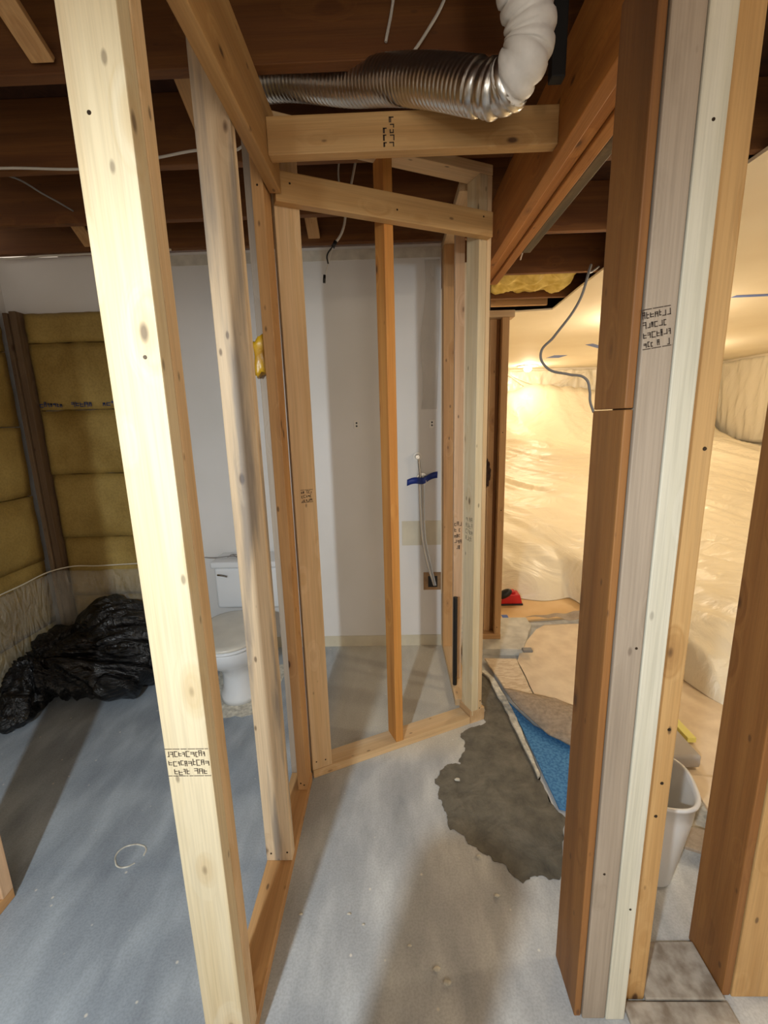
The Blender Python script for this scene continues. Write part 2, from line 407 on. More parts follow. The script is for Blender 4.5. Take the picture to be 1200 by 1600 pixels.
def poly(name, pts, z0, z1, mat, label=None, cat=None, group=None, jag=0.0, jag2=0.0, sub=1, kind=None, parent=None, zf=None, smooth=False):
    """sheet of real thickness with a polygon outline in plan"""
    P = []
    n = len(pts)
    for i in range(n):
        a, b = Vector(pts[i]), Vector(pts[(i + 1) % n])
        for k in range(sub):
            p = a.lerp(b, k / sub)
            if jag: p += Vector((noise.noise(Vector((p.x * 25, p.y * 25, 1))), noise.noise(Vector((p.x * 25, p.y * 25, 9))))) * jag
            if jag2: p += Vector((noise.noise(Vector((p.x * 90, p.y * 90, 1))), noise.noise(Vector((p.x * 90, p.y * 90, 9))))) * jag2
            P.append(p)
    bm = bmesh.new()
    vs = [bm.verts.new((p.x, p.y, 0)) for p in P]; f = bm.faces.new(vs)
    if f.normal.z < 0 or sum(P[i].x * P[(i + 1) % len(P)].y - P[(i + 1) % len(P)].x * P[i].y for i in range(len(P))) < 0: f.normal_flip()
    bmesh.ops.triangulate(bm, faces=[f])
    if zf: bmesh.ops.subdivide_edges(bm, edges=bm.edges[:], cuts=3, use_grid_fill=True)
    for v in bm.verts:
        v.co.z = z1 + (zf(v.co.x, v.co.y) if zf else 0)
    r = bmesh.ops.extrude_face_region(bm, geom=bm.faces[:])
    for e in r['geom']:
        if isinstance(e, bmesh.types.BMVert): e.co.z = e.co.z - (z1 - z0)
    bmesh.ops.recalc_face_normals(bm, faces=bm.faces[:])
    o = obj(name, bm, mat, parent, smooth); return tag(o, label, cat, group, kind)

def struct(name, x, y, z, mat):
    bm = bmesh.new(); boxbm(bm, x, y, z); o = obj(name, bm, mat); o['kind'] = 'structure'; return o

# ------------------------------------------------------------------ the setting
XL, XR, YB, YF = -2.25, 6.40, 2.725, 9.40
struct('floor', (XL - 0.1, XR + 0.1), (-2.6, YF + 0.1), (-0.12, 0.0), M['concrete'])
struct('wall_back', (XL - 0.1, 0.300), (YB, YB + 0.10), (0.0, 2.455), M['wall'])
struct('wall_left', (XL - 0.1, XL), (-2.6, YB - 0.001), (0.0, 2.455), M['wall'])
struct('wall_far', (0.5, XR + 0.1), (YF, YF + 0.1), (0.0, 2.70), M['wall_warm'])
struct('wall_right', (XR, XR + 0.1), (-2.6, YF - 0.001), (0.0, 2.70), M['wall_warm'])
struct('wall_passage', (0.40, 0.50), (3.05, YF - 0.001), (0.0, 2.455), M['wall_warm'])
# finished ceiling of the lit room, with its torn edge
cb = bmesh.new()
edge = [(1.43, -2.6), (1.43, 1.9), (1.40, 2.3), (1.44, 3.2), (1.46, 3.8), (1.49, 4.33), (1.25, 4.37), (1.02, 4.40), (0.51, 4.42), (0.51, YF), (XR, YF), (XR, -2.6)]
tmp = poly('ceiling', edge, 2.440, 2.4545, M['wall_warm'], kind='structure', jag=0.006, sub=6); cb.free()
# board subfloor above the open joists
for i in range(1):
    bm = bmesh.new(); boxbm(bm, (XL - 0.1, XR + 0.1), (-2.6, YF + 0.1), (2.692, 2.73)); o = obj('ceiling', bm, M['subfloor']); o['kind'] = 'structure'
bm = bmesh.new(); boxbm(bm, (-1.49, 0.298), (YB - 0.004, YB - 0.0005), (0.0, 0.075)); o = obj('trim_1', bm, M['bare']); o['kind'] = 'structure'
bm = bmesh.new(); boxbm(bm, (0.05, 0.298), (YB - 0.0025, YB - 0.0005), (0.70, 0.86)); o = obj('trim_2', bm, M['bare']); o['kind'] = 'structure'
bm = bmesh.new(); boxbm(bm, (-1.49, 0.298), (YB - 0.0035, YB - 0.0005), (2.385, 2.44)); o = obj('trim_3', bm, M['poly_brown']); o['kind'] = 'structure'

# ------------------------------------------------------------------ ceiling joists and beam
jl = [(0.95, 'nearest to the camera'), (1.428, 'the one just behind the metal duct'),
      (1.878, 'with the white cable along its lower edge'), (2.32, 'third one back, above the toilet'),
      (2.665, 'last one back, resting over the white wall')]
for y, d in jl:
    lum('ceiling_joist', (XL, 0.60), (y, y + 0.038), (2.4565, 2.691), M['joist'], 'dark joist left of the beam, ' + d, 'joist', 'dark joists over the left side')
jr = [(1.25, 'nearest to the camera, hidden behind the right posts'), (1.93, 'short length peeping out between beam and right posts'), (2.62, 'middle one, above the dangling cable'),
      (3.31, 'one in front of the yellow insulation'), (3.95, 'last one before the finished ceiling')]
for y, d in jr:
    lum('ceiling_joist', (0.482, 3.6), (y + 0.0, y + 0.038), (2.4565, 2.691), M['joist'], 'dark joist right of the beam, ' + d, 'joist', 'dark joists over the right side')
# dropped beam: four old planks side by side
bx = 0.480
for i, (mt, z0, lab) in enumerate([(M['beam'], 2.207, 'wide old orange beam plank, outermost on the left side of the beam'),
                           (M['beam'], 2.220, 'old orange beam plank, second from the left in the beam'),
                           (M['beam'], 2.212, 'old orange beam plank, third from the left, beside the blackened one'),
                           (M['mould'], 2.216, 'blackened mould-stained plank on the right side of the beam')]):
    lum('beam_plank', (bx, bx + 0.0385), (0.30, 2.66 if i < 3 else 2.2), (z0, 2.455), mt, lab, 'beam', 'planks of the dropped beam')
    bx += 0.0420
# cross bridging
for i, (x, y0, y1, lab) in enumerate([(-0.64, 1.470, 1.874, 'slim wooden bridging strut between joists, right of the tallest pale stud'),
                                 (-0.93, 0.992, 1.424, 'slim wooden bridging strut at the top left corner'),
                                 (-1.64, 2.362, 2.660, 'slim wooden bridging strut above the yellow insulation'),
                                 (-0.40, 2.362, 2.660, 'slim wooden bridging strut above the hanging wire')]):
    board('bridging_strut', (x, y0 + 0.01, 2.665), (x, y1 - 0.012, 2.478), (1, 0, 0), 0.064, 0.019, M['orange'], lab, 'strut', 'bridging struts between the joists')

# ------------------------------------------------------------------ left wall framing
G1 = 'studs of the left partition'
lum('bottom_plate', (-0.457, -0.370), (-0.5, 1.592), (0.0005, 0.0375), M['orange'], 'wooden bottom plate on the floor under the left partition studs', 'board')
lum('top_plate', (-0.457, -0.370), (-0.5, 1.592), (2.4175, 2.455), M['pine'], 'wooden top plate over the left partition studs', 'board')
s1 = lum('wall_stud', (-0.458, -0.370), (0.737, 0.7745), (0.038, 2.417), M['cream'], 'pale cream stud with black grade stamp, nearest the camera on the left', 'stud', G1)
strokes(s1, (-0.457, 0.737, 0.812), (1, 0, 0), (0, 0, 1), 0.085, 0.061, 3, M['ink'], 3, cols=10)
nails(s1, [(-0.43, 0.737, 1.94), (-0.395, 0.737, 1.60)], (0, -1, 0))
s1b = lum('wall_stud', (-0.458, -0.370), (0.7765, 0.814), (0.038, 2.417), M['pine'], 'warm pine stud nailed directly behind the nearest pale stamped stud', 'stud', G1)
s2 = lum('wall_stud', (-0.457, -0.3695), (1.210, 1.248), (0.038, 2.417), M['stained'], 'blue-grey stained stud, second along the left partition', 'stud', G1)
nails(s2, [(-0.44, 1.21, 0.068), (-0.385, 1.21, 0.072)], (0, -1, 0))
s3 = lum('wall_stud', (-0.458, -0.416), (1.594, 1.66), (0.0005, 2.417), M['grey'], 'whitish narrow stud just left of the orange corner stud', 'stud', G1)
s4 = lum('wall_stud', (-0.411, -0.3735), (1.500, 1.589), (0.038, 2.417), M['orange'], 'narrow orange corner stud beside the wide flat stud', 'stud', G1)
nails(s4, [(-0.398, 1.5, 0.07), (-0.385, 1.5, 0.062), (-0.392, 1.5, 2.2)], (0, -1, 0))
lum('header_board', (-0.3685, -0.332), (0.35, 1.556), (2.200, 2.392), M['header'], 'long pine board running overhead along the left partition to the corner', 'board')

# diagonal wall
s5 = dlum('wall_stud', (0.003, 0.088), (0.002, 0.039), (0.038, 2.417), M['pine'], 'wide flat pine stud with small grade stamp at the left end of the diagonal partition', 'stud', group='studs of the diagonal partition')
strokes(s5, dg(0.028, 0.002, 1.196), DD, (0, 0, 1), 0.047, 0.047, 3, M['ink'], 11, cols=5, th=0.002)
nails(s5, [dg(0.02, 0.002, 0.075), dg(0.06, 0.002, 0.072)], -NN)
s6 = dlum('wall_stud', (0.394, 0.431), (0.0, 0.088), (0.038, 2.417), M['amber'], 'single amber stud standing alone in the middle of the diagonal partition', 'stud', group='studs of the diagonal partition')
s7 = dlum('wall_stud', (0.807, 0.845), (0.0, 0.086), (0.038, 2.417), M['cream'], 'pale stud with a grey stamped side at the right end of the diagonal partition', 'stud', group='studs of the diagonal partition')
strokes(s7, dg(0.807, 0.070, 0.93), -NN, (0, 0, 1), 0.06, 0.12, 4, M['ink'], 21, cols=4, border=False, th=0.0018)
s8 = dlum('wall_stud', (0.8465, 0.868), (0.002, 0.088), (0.038, 2.417), M['pine'], 'thin yellowish pine strip fixed to the right side of the pale end stud', 'stud', group='studs of the diagonal partition')
nails(s8, [dg(0.856, 0.002, 0.07), dg(0.859, 0.002, 0.11)], -NN)
pl = dlum('bottom_plate', (0.004, 0.80), (0.0, 0.089), (0.0005, 0.0375), M['pine'], 'pinkish bottom plate on the floor under the diagonal partition', 'board')
dlum('plate_block', (0.802, 0.885), (0.0, 0.10), (0.0005, 0.0375), M['pine'], 'short end block of the diagonal bottom plate at the patched concrete', 'board')
dlum('top_plate', (0.004, 0.868), (0.0, 0.089), (2.4175, 2.455), M['pine'], 'top plate over the diagonal partition, just under the joists', 'board')
hd = dlum('header_board', (0.002, 0.845), (-0.038, -0.0005), (2.184, 2.273), M['header'], 'slanting lower header board nailed across the front of the diagonal partition', 'board')
nails(hd, [dg(0.05, -0.038, 2.24), dg(0.43, -0.038, 2.22), dg(0.80, -0.038, 2.25)], -NN)
# upper header between the long board and the beam
uh = lum('header_board', (-0.3315, 0.4795), (1.412, 1.450), (2.230, 2.326), M['header'], 'straight upper header board with black stamp, under the metal duct', 'board')
strokes(uh, (0.028, 1.412, 2.236), (0, 0, 1), (-1, 0, 0), 0.080, 0.040, 2, M['ink'], 33, cols=5, border=False, th=0.003)

# shower right wall
G3 = 'studs of the short right-hand wall beside the alcove'
lum('bottom_plate', (0.303, 0.390), (2.075, 2.72), (0.0005, 0.0375), M['pine'], 'bottom plate on the floor along the right side of the alcove', 'board')
lum('top_plate', (0.303, 0.390), (2.075, 2.72), (2.4175, 2.455), M['pine'], 'top plate along the right side of the alcove', 'board')
s9 = lum('wall_stud', (0.303, 0.362), (2.632, 2.720), (0.038, 2.417), M['orange'], 'orange brown stud against the white back wall, right of the shower valve', 'stud', G3)
s10 = lum('wall_stud', (0.316, 0.362), (2.270, 2.308), (0.038, 2.417), M['pine_pink'], 'pinkish stud with dark scrawl between the orange stud and the pale end stud', 'stud', G3)
strokes(s10, (0.318, 2.27, 0.80), (1, 0, 0), (0, 0, 1), 0.04, 0.16, 5, M['ink'], 41, cols=3, border=False, th=0.003)
tube('drain_pipe', [(0.318, 2.2, 0.045), (0.318, 2.2, 0.35), (0.318, 2.2, 0.56)], 0.012, M['black'], label='black pipe standing inside the short wall right of the alcove', cat='pipe')

# far frame on the concrete curb
cu = poly('concrete_curb', [(0.42, 2.585), (0.80, 2.565), (0.955, 2.90), (0.955, 3.02), (0.42, 3.02)], 0.0005, 0.045, M['curb'], 'low grey concrete curb under the far framed studs', 'curb', jag=0.006, sub=6)
G4 = 'studs of the far frame on the concrete curb'
lum('bottom_plate', (0.545, 0.692), (2.702, 2.79), (0.0455, 0.083), M['orange'], 'short bottom plate lying on the concrete curb', 'board')
lum('wall_stud', (0.590, 0.627), (2.745, 2.79), (0.0835, 2.052), M['orange'], 'set-back dark orange stud on the concrete curb', 'stud', G4)
s12 = lum('wall_stud', (0.650, 0.690), (2.702, 2.79), (0.0835, 2.052), M['orange'], 'front orange stud on the concrete curb, beside the bright draped room', 'stud', G4)
nails(s12, [(0.665, 2.702, 0.13), (0.672, 2.702, 0.92), (0.668, 2.702, 1.4)], (0, -1, 0))
lum('wall_stud', (0.629, 0.6485), (2.760, 2.79), (0.0835, 2.052), M['brown'], 'thin brown stud squeezed between the two orange curb studs', 'stud', G4)
lum('top_plate', (0.545, 0.72), (2.702, 2.79), (2.0525, 2.09), M['pine'], 'short top plate over the two curb studs', 'board')
lum('wall_stud', (0.545, 0.60), (2.80, 2.84), (0.0455, 2.20), M['mould'], 'blackened stud behind the curb studs', 'stud', G4)
tube('vent_pipe', [(0.572, 2.72, 0.0835), (0.570, 2.72, 1.1), (0.560, 2.72, 2.05)], 0.007, M['black'], label='thin black pipe running up left of the curb studs', cat='pipe')
bm = bmesh.new(); bmesh.ops.create_icosphere(bm, subdivisions=4, radius=1)
for v in bm.verts:
    k = 1 + 0.45 * noise.noise(v.co * 2.2) + 0.2 * noise.noise(v.co * 7); v.co = Vector((v.co.x * 0.018 * k, v.co.y * 0.014 * k, v.co.z * 0.075 * k))
tag(obj('foam_blob', bm, simple('burnt_foam', (66, 38, 22), 0.8, noise_amt=0.4, nscale=60), smooth=True, loc=(0.586, 2.725, 1.15)), 'dark brown foam blob stuck beside the black vertical pipe', 'foam')
# blocking under the ceiling beyond
lum('blocking', (0.66, 1.40), (4.20, 4.238), (2.4565, 2.691), M['orange'], 'orange blocking board at the torn edge of the finished ceiling', 'board')
lum('blocking', (0.72, 1.25), (2.86, 2.90), (2.27, 2.31), M['brown'], 'short brown ledger board below the yellow insulation', 'board') if False else None

# loose insulation between the right joists
def batt_blob(name, x, y, z, mat, label, seed=0, amp=0.02, cat='insulation', group=None):
    bm = bmesh.new(); nx, ny = 26, 14
    top = {}
    for sgn in (0, 1):
        for i in range(nx + 1):
            for j in range(ny + 1):
                a, b = i / nx, j / ny
                e = min(1, min(a, 1 - a, b, 1 - b) * 8)
                zz = (z[0] + amp * noise.noise(Vector((a * 6 + seed, b * 4, 2))) * 2 + 0.01 * (1 - e)) if sgn == 0 else z[1]
                top[(sgn, i, j)] = bm.verts.new((x[0] + (x[1] - x[0]) * a + amp * noise.noise(Vector((a * 3, b * 9, seed))), y[0] + (y[1] - y[0]) * b, zz))
    for sgn in (0, 1):
        for i in range(nx):
            for j in range(ny):
                bm.faces.new([top[(sgn, i, j)], top[(sgn, i + 1, j)], top[(sgn, i + 1, j + 1)], top[(sgn, i, j + 1)]])
    for i in range(nx):
        for j in (0, ny): bm.faces.new([top[(0, i, j)], top[(0, i + 1, j)], top[(1, i + 1, j)], top[(1, i, j)]])
    for j in range(ny):
        for i in (0, nx): bm.faces.new([top[(0, i, j)], top[(0, i, j + 1)], top[(1, i, j + 1)], top[(1, i, j)]])
    bmesh.ops.recalc_face_normals(bm, faces=bm.faces[:])
    return tag(obj(name, bm, mat, smooth=True), label, cat, group)
batt_blob('insulation_batt', (0.84, 1.395), (3.36, 3.93), (2.49, 2.66), M['batt_yellow'], 'loose pale yellow insulation batt sagging between the ceiling joists on the right', 3, 0.03)

# ------------------------------------------------------------------ right posts near the camera
G5 = 'boards of the thick post right of centre'
pa = lum('post_board', (0.428, 0.4445), (0.836, 0.965), (0.0005, 1.498), M['brown'], 'lower wide brown plank on the left face of the thick right post', 'board', G5)
pb = lum('post_board', (0.428, 0.4445), (0.836, 0.962), (1.500, 2.207), M['brown'], 'upper wide brown plank on the left face of the thick right post', 'board', G5)
pc = lum('post_board', (0.4465, 0.5025), (0.831, 0.920), (0.0005, 2.207), M['grey'], 'grey board with large black grade stamp on the thick right post', 'board', G5)  # left board in a darker, greyer tone than its neighbour
strokes(pc, (0.4485, 0.831, 1.60), (1, 0, 0.14), (-0.14, 0, 1), 0.0525, 0.066, 4, M['ink'], 5, cols=7)
nails(pc, [(0.468, 0.831, 0.45), (0.49, 0.831, 1.02)], (0, -1, 0), 0.003)
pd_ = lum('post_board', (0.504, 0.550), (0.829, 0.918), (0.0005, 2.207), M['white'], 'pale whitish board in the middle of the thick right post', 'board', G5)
nails(pd_, [(0.528, 0.829, 1.95), (0.535, 0.829, 0.35)], (0, -1, 0), 0.003)
pe = lum('post_board', (0.552, 0.620), (0.868, 0.955), (0.0005, 2.207), M['header'], 'tan board with dark nail holes on the right side of the thick post', 'board', G5)
nails(pe, [(0.60, 0.868, 0.66), (0.595, 0.868, 0.57), (0.605, 0.868, 1.42), (0.602, 0.868, 0.80)], (0, -1, 0), 0.0042)
G6 = 'boards of the post at the right edge'
lum('post_board', (0.825, 0.846), (0.877, 1.007), (0.0005, 2.455), M['brown'], 'wide dark brown plank on the left face of the post at the right frame edge', 'board', G6)
lum('post_board', (0.848, 0.960), (0.874, 0.990), (0.0005, 2.455), M['header'], 'lighter tan board facing the camera at the right frame edge', 'board', G6)
lum('floor_plank', (0.622, 0.823), (0.862, 0.990), (0.0005, 0.014), M['scuffed'], 'whitish scuffed floor plank between the two right posts, farther one', 'board')
lum('floor_plank', (0.56, 0.823), (0.730, 0.858), (0.0005, 0.014), M['scuffed'], 'whitish scuffed floor plank between the two right posts, nearest the camera', 'board')
# added unseen roll in place of a person, to shade the mid floor
bm = bmesh.new(); prev = None
for k in range(140):
    a_ = k * 0.32; r_ = 0.018 + 0.064 * k / 139
    row = [bm.verts.new((r_ * math.cos(a_), r_ * math.sin(a_), z_)) for z_ in (0.001, 0.35, 0.7, 1.05)]
    if prev:
        for q_ in range(3): bm.faces.new([prev[q_], row[q_], row[q_ + 1], prev[q_ + 1]])
    prev = row
o = obj('shadow_blocker_roll', bm, M['felt'], smooth=True, loc=(-0.272, 0.135, 0)); o.modifiers.new('s', 'SOLIDIFY').thickness = 0.004
tag(o, 'added upright felt roll behind the viewpoint, placed to cast the floor shadow', 'underlay')

# left foreground wall end
lum('bottom_plate', (-1.352, -1.264), (-0.8, 1.128), (0.0005, 0.0375), M['orange'], 'bottom plate on the floor at the lower left frame edge', 'board')
lum('wall_stud', (-1.352, -1.262), (1.088, 1.126), (0.038, 2.417), M['pine_pink'], 'pinkish end stud at the lower left frame edge', 'stud', 'studs at the left frame edge')
lum('wall_stud', (-1.445, -1.357), (1.088, 1.126), (0.0005, 2.417), M['pine'], 'pine stud doubled on the left of the pinkish end stud', 'stud', 'studs at the left frame edge')

# ------------------------------------------------------------------ insulated corner on the left
GI = 'insulation batts on the back wall'; GJ = 'insulation batts on the left wall'
def batt(name, u0, u1, z0, z1, side, label, group, seed, thick=0.075):
    bm = bmesh.new(); nu, nz = 28, 10; V = {}
    for k in (0, 1):
        for i in range(nu + 1):
            for j in range(nz + 1):
                a, b = i / nu, j / nz; e = min(1, min(b, 1 - b) * 5) ** 0.5 * min(1, min(a, 1 - a) * 14) ** 0.5
                d = 0.0015 if k == 0 else thick * (0.72 + 0.28 * e) + 0.010 * noise.noise(Vector((a * 5 + seed, b * 3, seed)))
                u = u0 + (u1 - u0) * a; z = z0 + (z1 - z0) * b
                if k and j in (0, nz): z += 0.004 * noise.noise(Vector((a * 9, seed, j)))
                V[k, i, j] = bm.verts.new((u, YB - d, z) if side == 'b' else (XL + d, u, z))
    for k in (0, 1):
        for i in range(nu):
            for j in range(nz): bm.faces.new([V[k, i, j], V[k, i + 1, j], V[k, i + 1, j + 1], V[k, i, j + 1]])
    for i in range(nu):
        for j in (0, nz): bm.faces.new([V[0, i, j], V[0, i + 1, j], V[1, i + 1, j], V[1, i, j]])
    for j in range(nz):
        for i in (0, nu): bm.faces.new([V[0, i, j], V[0, i, j + 1], V[1, i, j + 1], V[1, i, j]])
    bmesh.ops.recalc_face_normals(bm, faces=bm.faces[:])
    return tag(obj(name, bm, M['batt'], smooth=True), label, 'insulation', group)
rb = [(1.985, 2.145, 'narrow top row under the white wall'), (1.603, 1.981, 'second row from the top, above the blue print line'), (1.218, 1.599, 'third row from the top'),
      (0.815, 1.214, 'fourth row from the top'), (0.425, 0.811, 'fifth row from the top, behind the black bag'), (0.035, 0.421, 'bottom row, behind the black bag')]
bb = []
for i, (a, b, d) in enumerate(rb):
    bb.append(batt('insulation_batt', -2.108, -1.50, a, b, 'b', 'yellow batt on the back wall, ' + d, GI, i * 3.1))
strokes(bb[1], (-2.09, YB - 0.082, 1.612), (1, 0, 0), (0, 0, 1), 0.15, 0.04, 1, M['blue_ink'], 77, 'printed_text', border=False, cols=6, th=0.005)
strokes(bb[1], (-1.90, YB - 0.082, 1.612), (1, 0, 0), (0, 0, 1), 0.15, 0.04, 1, M['blue_ink'], 78, 'printed_text', border=False, cols=6, th=0.005)
strokes(bb[1], (-1.71, YB - 0.082, 1.612), (1, 0, 0), (0, 0, 1), 0.12, 0.04, 1, M['blue_ink'], 79, 'printed_text', border=False, cols=4, th=0.005)
rl = [(1.93, 2.15, 'top row'), (1.51, 1.926, 'second row from the top'), (1.10, 1.506, 'third row from the top'), (0.69, 1.096, 'fourth row from the top'), (0.28, 0.686, 'fifth row from the top'), (0.02, 0.276, 'bottom row by the floor')]
for i, (a, b, d) in enumerate(rl):
    batt('insulation_batt', 0.9, 2.60, a, b, 'l', 'yellow batt on the left wall, ' + d, GJ, 20 + i * 2.3)
lum('corner_post', (-2.150, -2.112), (2.62, 2.72), (0.0005, 2.15), M['post'], 'brown wooden post in the corner between the two insulated walls', 'post')
lum('corner_post', (-2.180, -2.154), (2.61, 2.66), (0.0005, 2.14), M['post'], 'thin brown batten on the left wall side of the insulated corner', 'post')

# loose clear plastic along the bottom of the insulated walls
def strip(name, path, zt, zb, mat, label, amp=0.012, seed=0, cat='plastic sheet', thick=0.0015, n=70, m=10):
    bm = bmesh.new(); V = {}
    path = [Vector(p) for p in path]
    L = [0]
    for a, b in zip(path, path[1:]): L.append(L[-1] + (b - a).length)
    def at(t):
        s = t * L[-1]
        for i in range(len(path) - 1):
            if s <= L[i + 1] + 1e-9:
                f_ = (s - L[i]) / (L[i + 1] - L[i]); d = (path[i + 1] - path[i]).normalized(); return path[i].lerp(path[i + 1], f_), Vector((-d.y, d.x))
    for i in range(n + 1):
        p, nn_ = at(i / n)
        for j in range(m + 1):
            t = j / m; k = amp * (noise.noise(Vector((i * 0.22, t * 2.5 + i * 0.12, seed))) + 0.5 * noise.noise(Vector((i * 0.6 - t * 3, t * 5, seed + 4))))
            z = zb + (zt - zb) * t + (0.02 * noise.noise(Vector((i * 0.15, seed, 0))) if j == m else 0)
            q = p - nn_ * (k + amp)
            V[i, j] = bm.verts.new((q.x, q.y, z))
    for i in range(n):
        for j in range(m): bm.faces.new([V[i, j], V[i + 1, j], V[i + 1, j + 1], V[i, j + 1]])
    o = obj(name, bm, mat, smooth=True); md = o.modifiers.new('solid', 'SOLIDIFY'); md.thickness = thick
    return tag(o, label, cat)
ps = strip('plastic_sheet', [(-2.15, 0.95), (-2.15, 2.55), (-2.09, 2.61), (-1.45, 2.62)], 0.62, 0.03, M['poly'], 'clear plastic sheet along the foot of the yellow insulated walls', 0.02, 2)
tube('rolled_edge', [(-2.135, 1.0, 0.60), (-2.13, 1.8, 0.615), (-2.13, 2.3, 0.625), (-2.08, 2.58, 0.64), (-1.85, 2.60, 0.645), (-1.46, 2.60, 0.66)], 0.004, M['caulk'], parent=ps)

# ------------------------------------------------------------------ black rubbish bag
def blob_bag():
    bm = bmesh.new()
    parts = [((-1.80, 2.30, 0.15), (0.34, 0.22, 0.17)), ((-1.60, 2.38, 0.20), (0.24, 0.20, 0.20)), ((-1.68, 2.44, 0.32), (0.23, 0.14, 0.15)), ((-1.95, 2.34, 0.20), (0.20, 0.17, 0.15)),
             ((-1.98, 2.20, 0.14), (0.16, 0.17, 0.13)), ((-1.98, 2.06, 0.08), (0.09, 0.14, 0.07)), ((-1.95, 1.955, 0.045), (0.055, 0.07, 0.042)), ((-1.55, 2.25, 0.12), (0.17, 0.15, 0.12)), ((-2.08, 2.27, 0.12), (0.10, 0.16, 0.10))]
    for c, r in parts:
        q = bmesh.ops.create_icosphere(bm, subdivisions=4, radius=1)
        for v in q['verts']: v.co = Vector(c) + Vector((v.co.x * r[0], v.co.y * r[1], v.co.z * r[2]))
    me = bpy.data.meshes.new('t'); bm.to_mesh(me); bm.free(); t = bpy.data.objects.new('t', me); COL.objects.link(t)
    md = t.modifiers.new('r', 'REMESH'); md.mode = 'VOXEL'; md.voxel_size = 0.009
    sm = t.modifiers.new('s', 'SMOOTH'); sm.iterations = 6
    dgp = bpy.context.evaluated_depsgraph_get(); m2 = bpy.data.meshes.new_from_object(t.evaluated_get(dgp)); bpy.data.objects.remove(t)
    m2.name = 'rubbish_bag'; knot = Vector((-1.97, 2.16, 0.24))
    ns = [v.normal.copy() for v in m2.vertices]
    for v, nr in zip(m2.vertices, ns):
        d = v.co - knot; ang = math.atan2(d.y + 0.6 * d.z, d.x); rr = d.length
        ridge = 1 - abs(noise.noise(Vector((ang * 4.5, rr * 1.5, 3)))) * 4
        ridge2 = 1 - abs(noise.noise(Vector((ang * 9, rr * 3, 8)))) * 4
        k = 0.022 * ridge + 0.010 * ridge2 + 0.03 * noise.noise(v.co * 5) + 0.008 * noise.noise(v.co * 17)
        v.co = v.co + nr * k
        if v.co.z < 0.002: v.co.z = 0.002
        v.co.x = max(v.co.x, -2.11)
        v.co.y = min(v.co.y, 2.585)
    for p in m2.polygons: p.use_smooth = True
    m2.materials.clear(); m2.materials.append(M['bag'])
    o = bpy.data.objects.new('rubbish_bag', m2); COL.objects.link(o)
    return tag(o, 'crumpled black plastic rubbish bag on the floor by the insulated corner', 'bag')
blob_bag()

# ------------------------------------------------------------------ toilet
def ring(bm, cx, cy, rx, ryf, ryb, z, n=40, e=2.3):
    vs = []
    for i in range(n):
        a = 2 * math.pi * i / n; c, s = math.cos(a), math.sin(a)
        x = rx * math.copysign(abs(c) ** (2 / e), c); y = (ryb if s > 0 else ryf) * math.copysign(abs(s) ** (2 / e), s)
        vs.append(bm.verts.new((cx + x, cy + y, z)))
    return vs
def loft(name, rings, mat, parent, caps=(True, True), smooth=True):
    bm = bmesh.new(); R = [ring(bm, *r) for r in rings]
    for a, b in zip(R, R[1:]):
        for i in range(len(a)): bm.faces.new([a[i], a[(i + 1) % len(a)], b[(i + 1) % len(a)], b[i]])
    if caps[0]: bm.faces.new(R[0][::-1])
    if caps[1]: bm.faces.new(R[-1])
    bmesh.ops.recalc_face_normals(bm, faces=bm.faces[:])
    return obj(name, bm, mat, parent, smooth)
TX = -0.885
t = empty('toilet', (TX, 2.35, 0)); tag(t, 'white toilet with closed lid against the back wall behind the left studs', 'toilet')
loft('bowl', [(TX, 2.33, 0.125, 0.235, 0.27, 0.001), (TX, 2.33, 0.122, 0.232, 0.27, 0.03), (TX, 2.33, 0.108, 0.215, 0.27, 0.06), (TX, 2.33, 0.105, 0.215, 0.27, 0.15),
              (TX, 2.32, 0.115, 0.225, 0.26, 0.20), (TX, 2.29, 0.155, 0.27, 0.25, 0.255), (TX, 2.26, 0.178, 0.293, 0.26, 0.31), (TX, 2.25, 0.182, 0.30, 0.26, 0.365), (TX, 2.25, 0.178, 0.296, 0.255, 0.378)], M['porcelain'], t)
loft('seat', [(TX, 2.22, 0.186, 0.285, 0.20, 0.380), (TX, 2.22, 0.189, 0.288, 0.20, 0.386), (TX, 2.22, 0.187, 0.286, 0.20, 0.395)], M['porcelain'], t)
loft('lid', [(TX, 2.22, 0.186, 0.284, 0.205, 0.397), (TX, 2.22, 0.188, 0.287, 0.205, 0.403), (TX, 2.22, 0.186, 0.283, 0.20, 0.412), (TX, 2.22, 0.165, 0.255, 0.17, 0.418)], M['lid'], t)
bm = bmesh.new(); vs = boxbm(bm, (TX - 0.215, TX + 0.215), (2.515, 2.712), (0.379, 0.640), 0.02, 4); obj('tank', bm, M['porcelain'], t, True)
bm = bmesh.new(); boxbm(bm, (TX - 0.228, TX + 0.228), (2.50, 2.716), (0.642, 0.682), 0.012, 3); obj('tank_lid', bm, M['porcelain'], t, True)
tube('flush_lever', [(TX - 0.19, 2.508, 0.60), (TX - 0.17, 2.502, 0.60), (TX - 0.13, 2.50, 0.592)], 0.006, M['chrome'], t)
w_ = tube('twisted_wire', [(-1.20, 2.60, 0.6855), (-1.10, 2.59, 0.6858), (-1.02, 2.60, 0.69), (-0.95, 2.595, 0.686), (-0.86, 2.60, 0.6858)], 0.003, M['cable_grey'], label='thin grey twisted wire lying on the toilet tank lid', cat='wire')
tube('wire_tail', [(-1.03, 2.575, 0.69), (-1.01, 2.60, 0.70), (-0.99, 2.63, 0.69)], 0.0022, M['cable_grey'], w_)
tube('wire_tail', [(-1.03, 2.63, 0.69), (-1.00, 2.60, 0.697), (-0.97, 2.57, 0.69)], 0.0022, M['cable_grey'], w_)
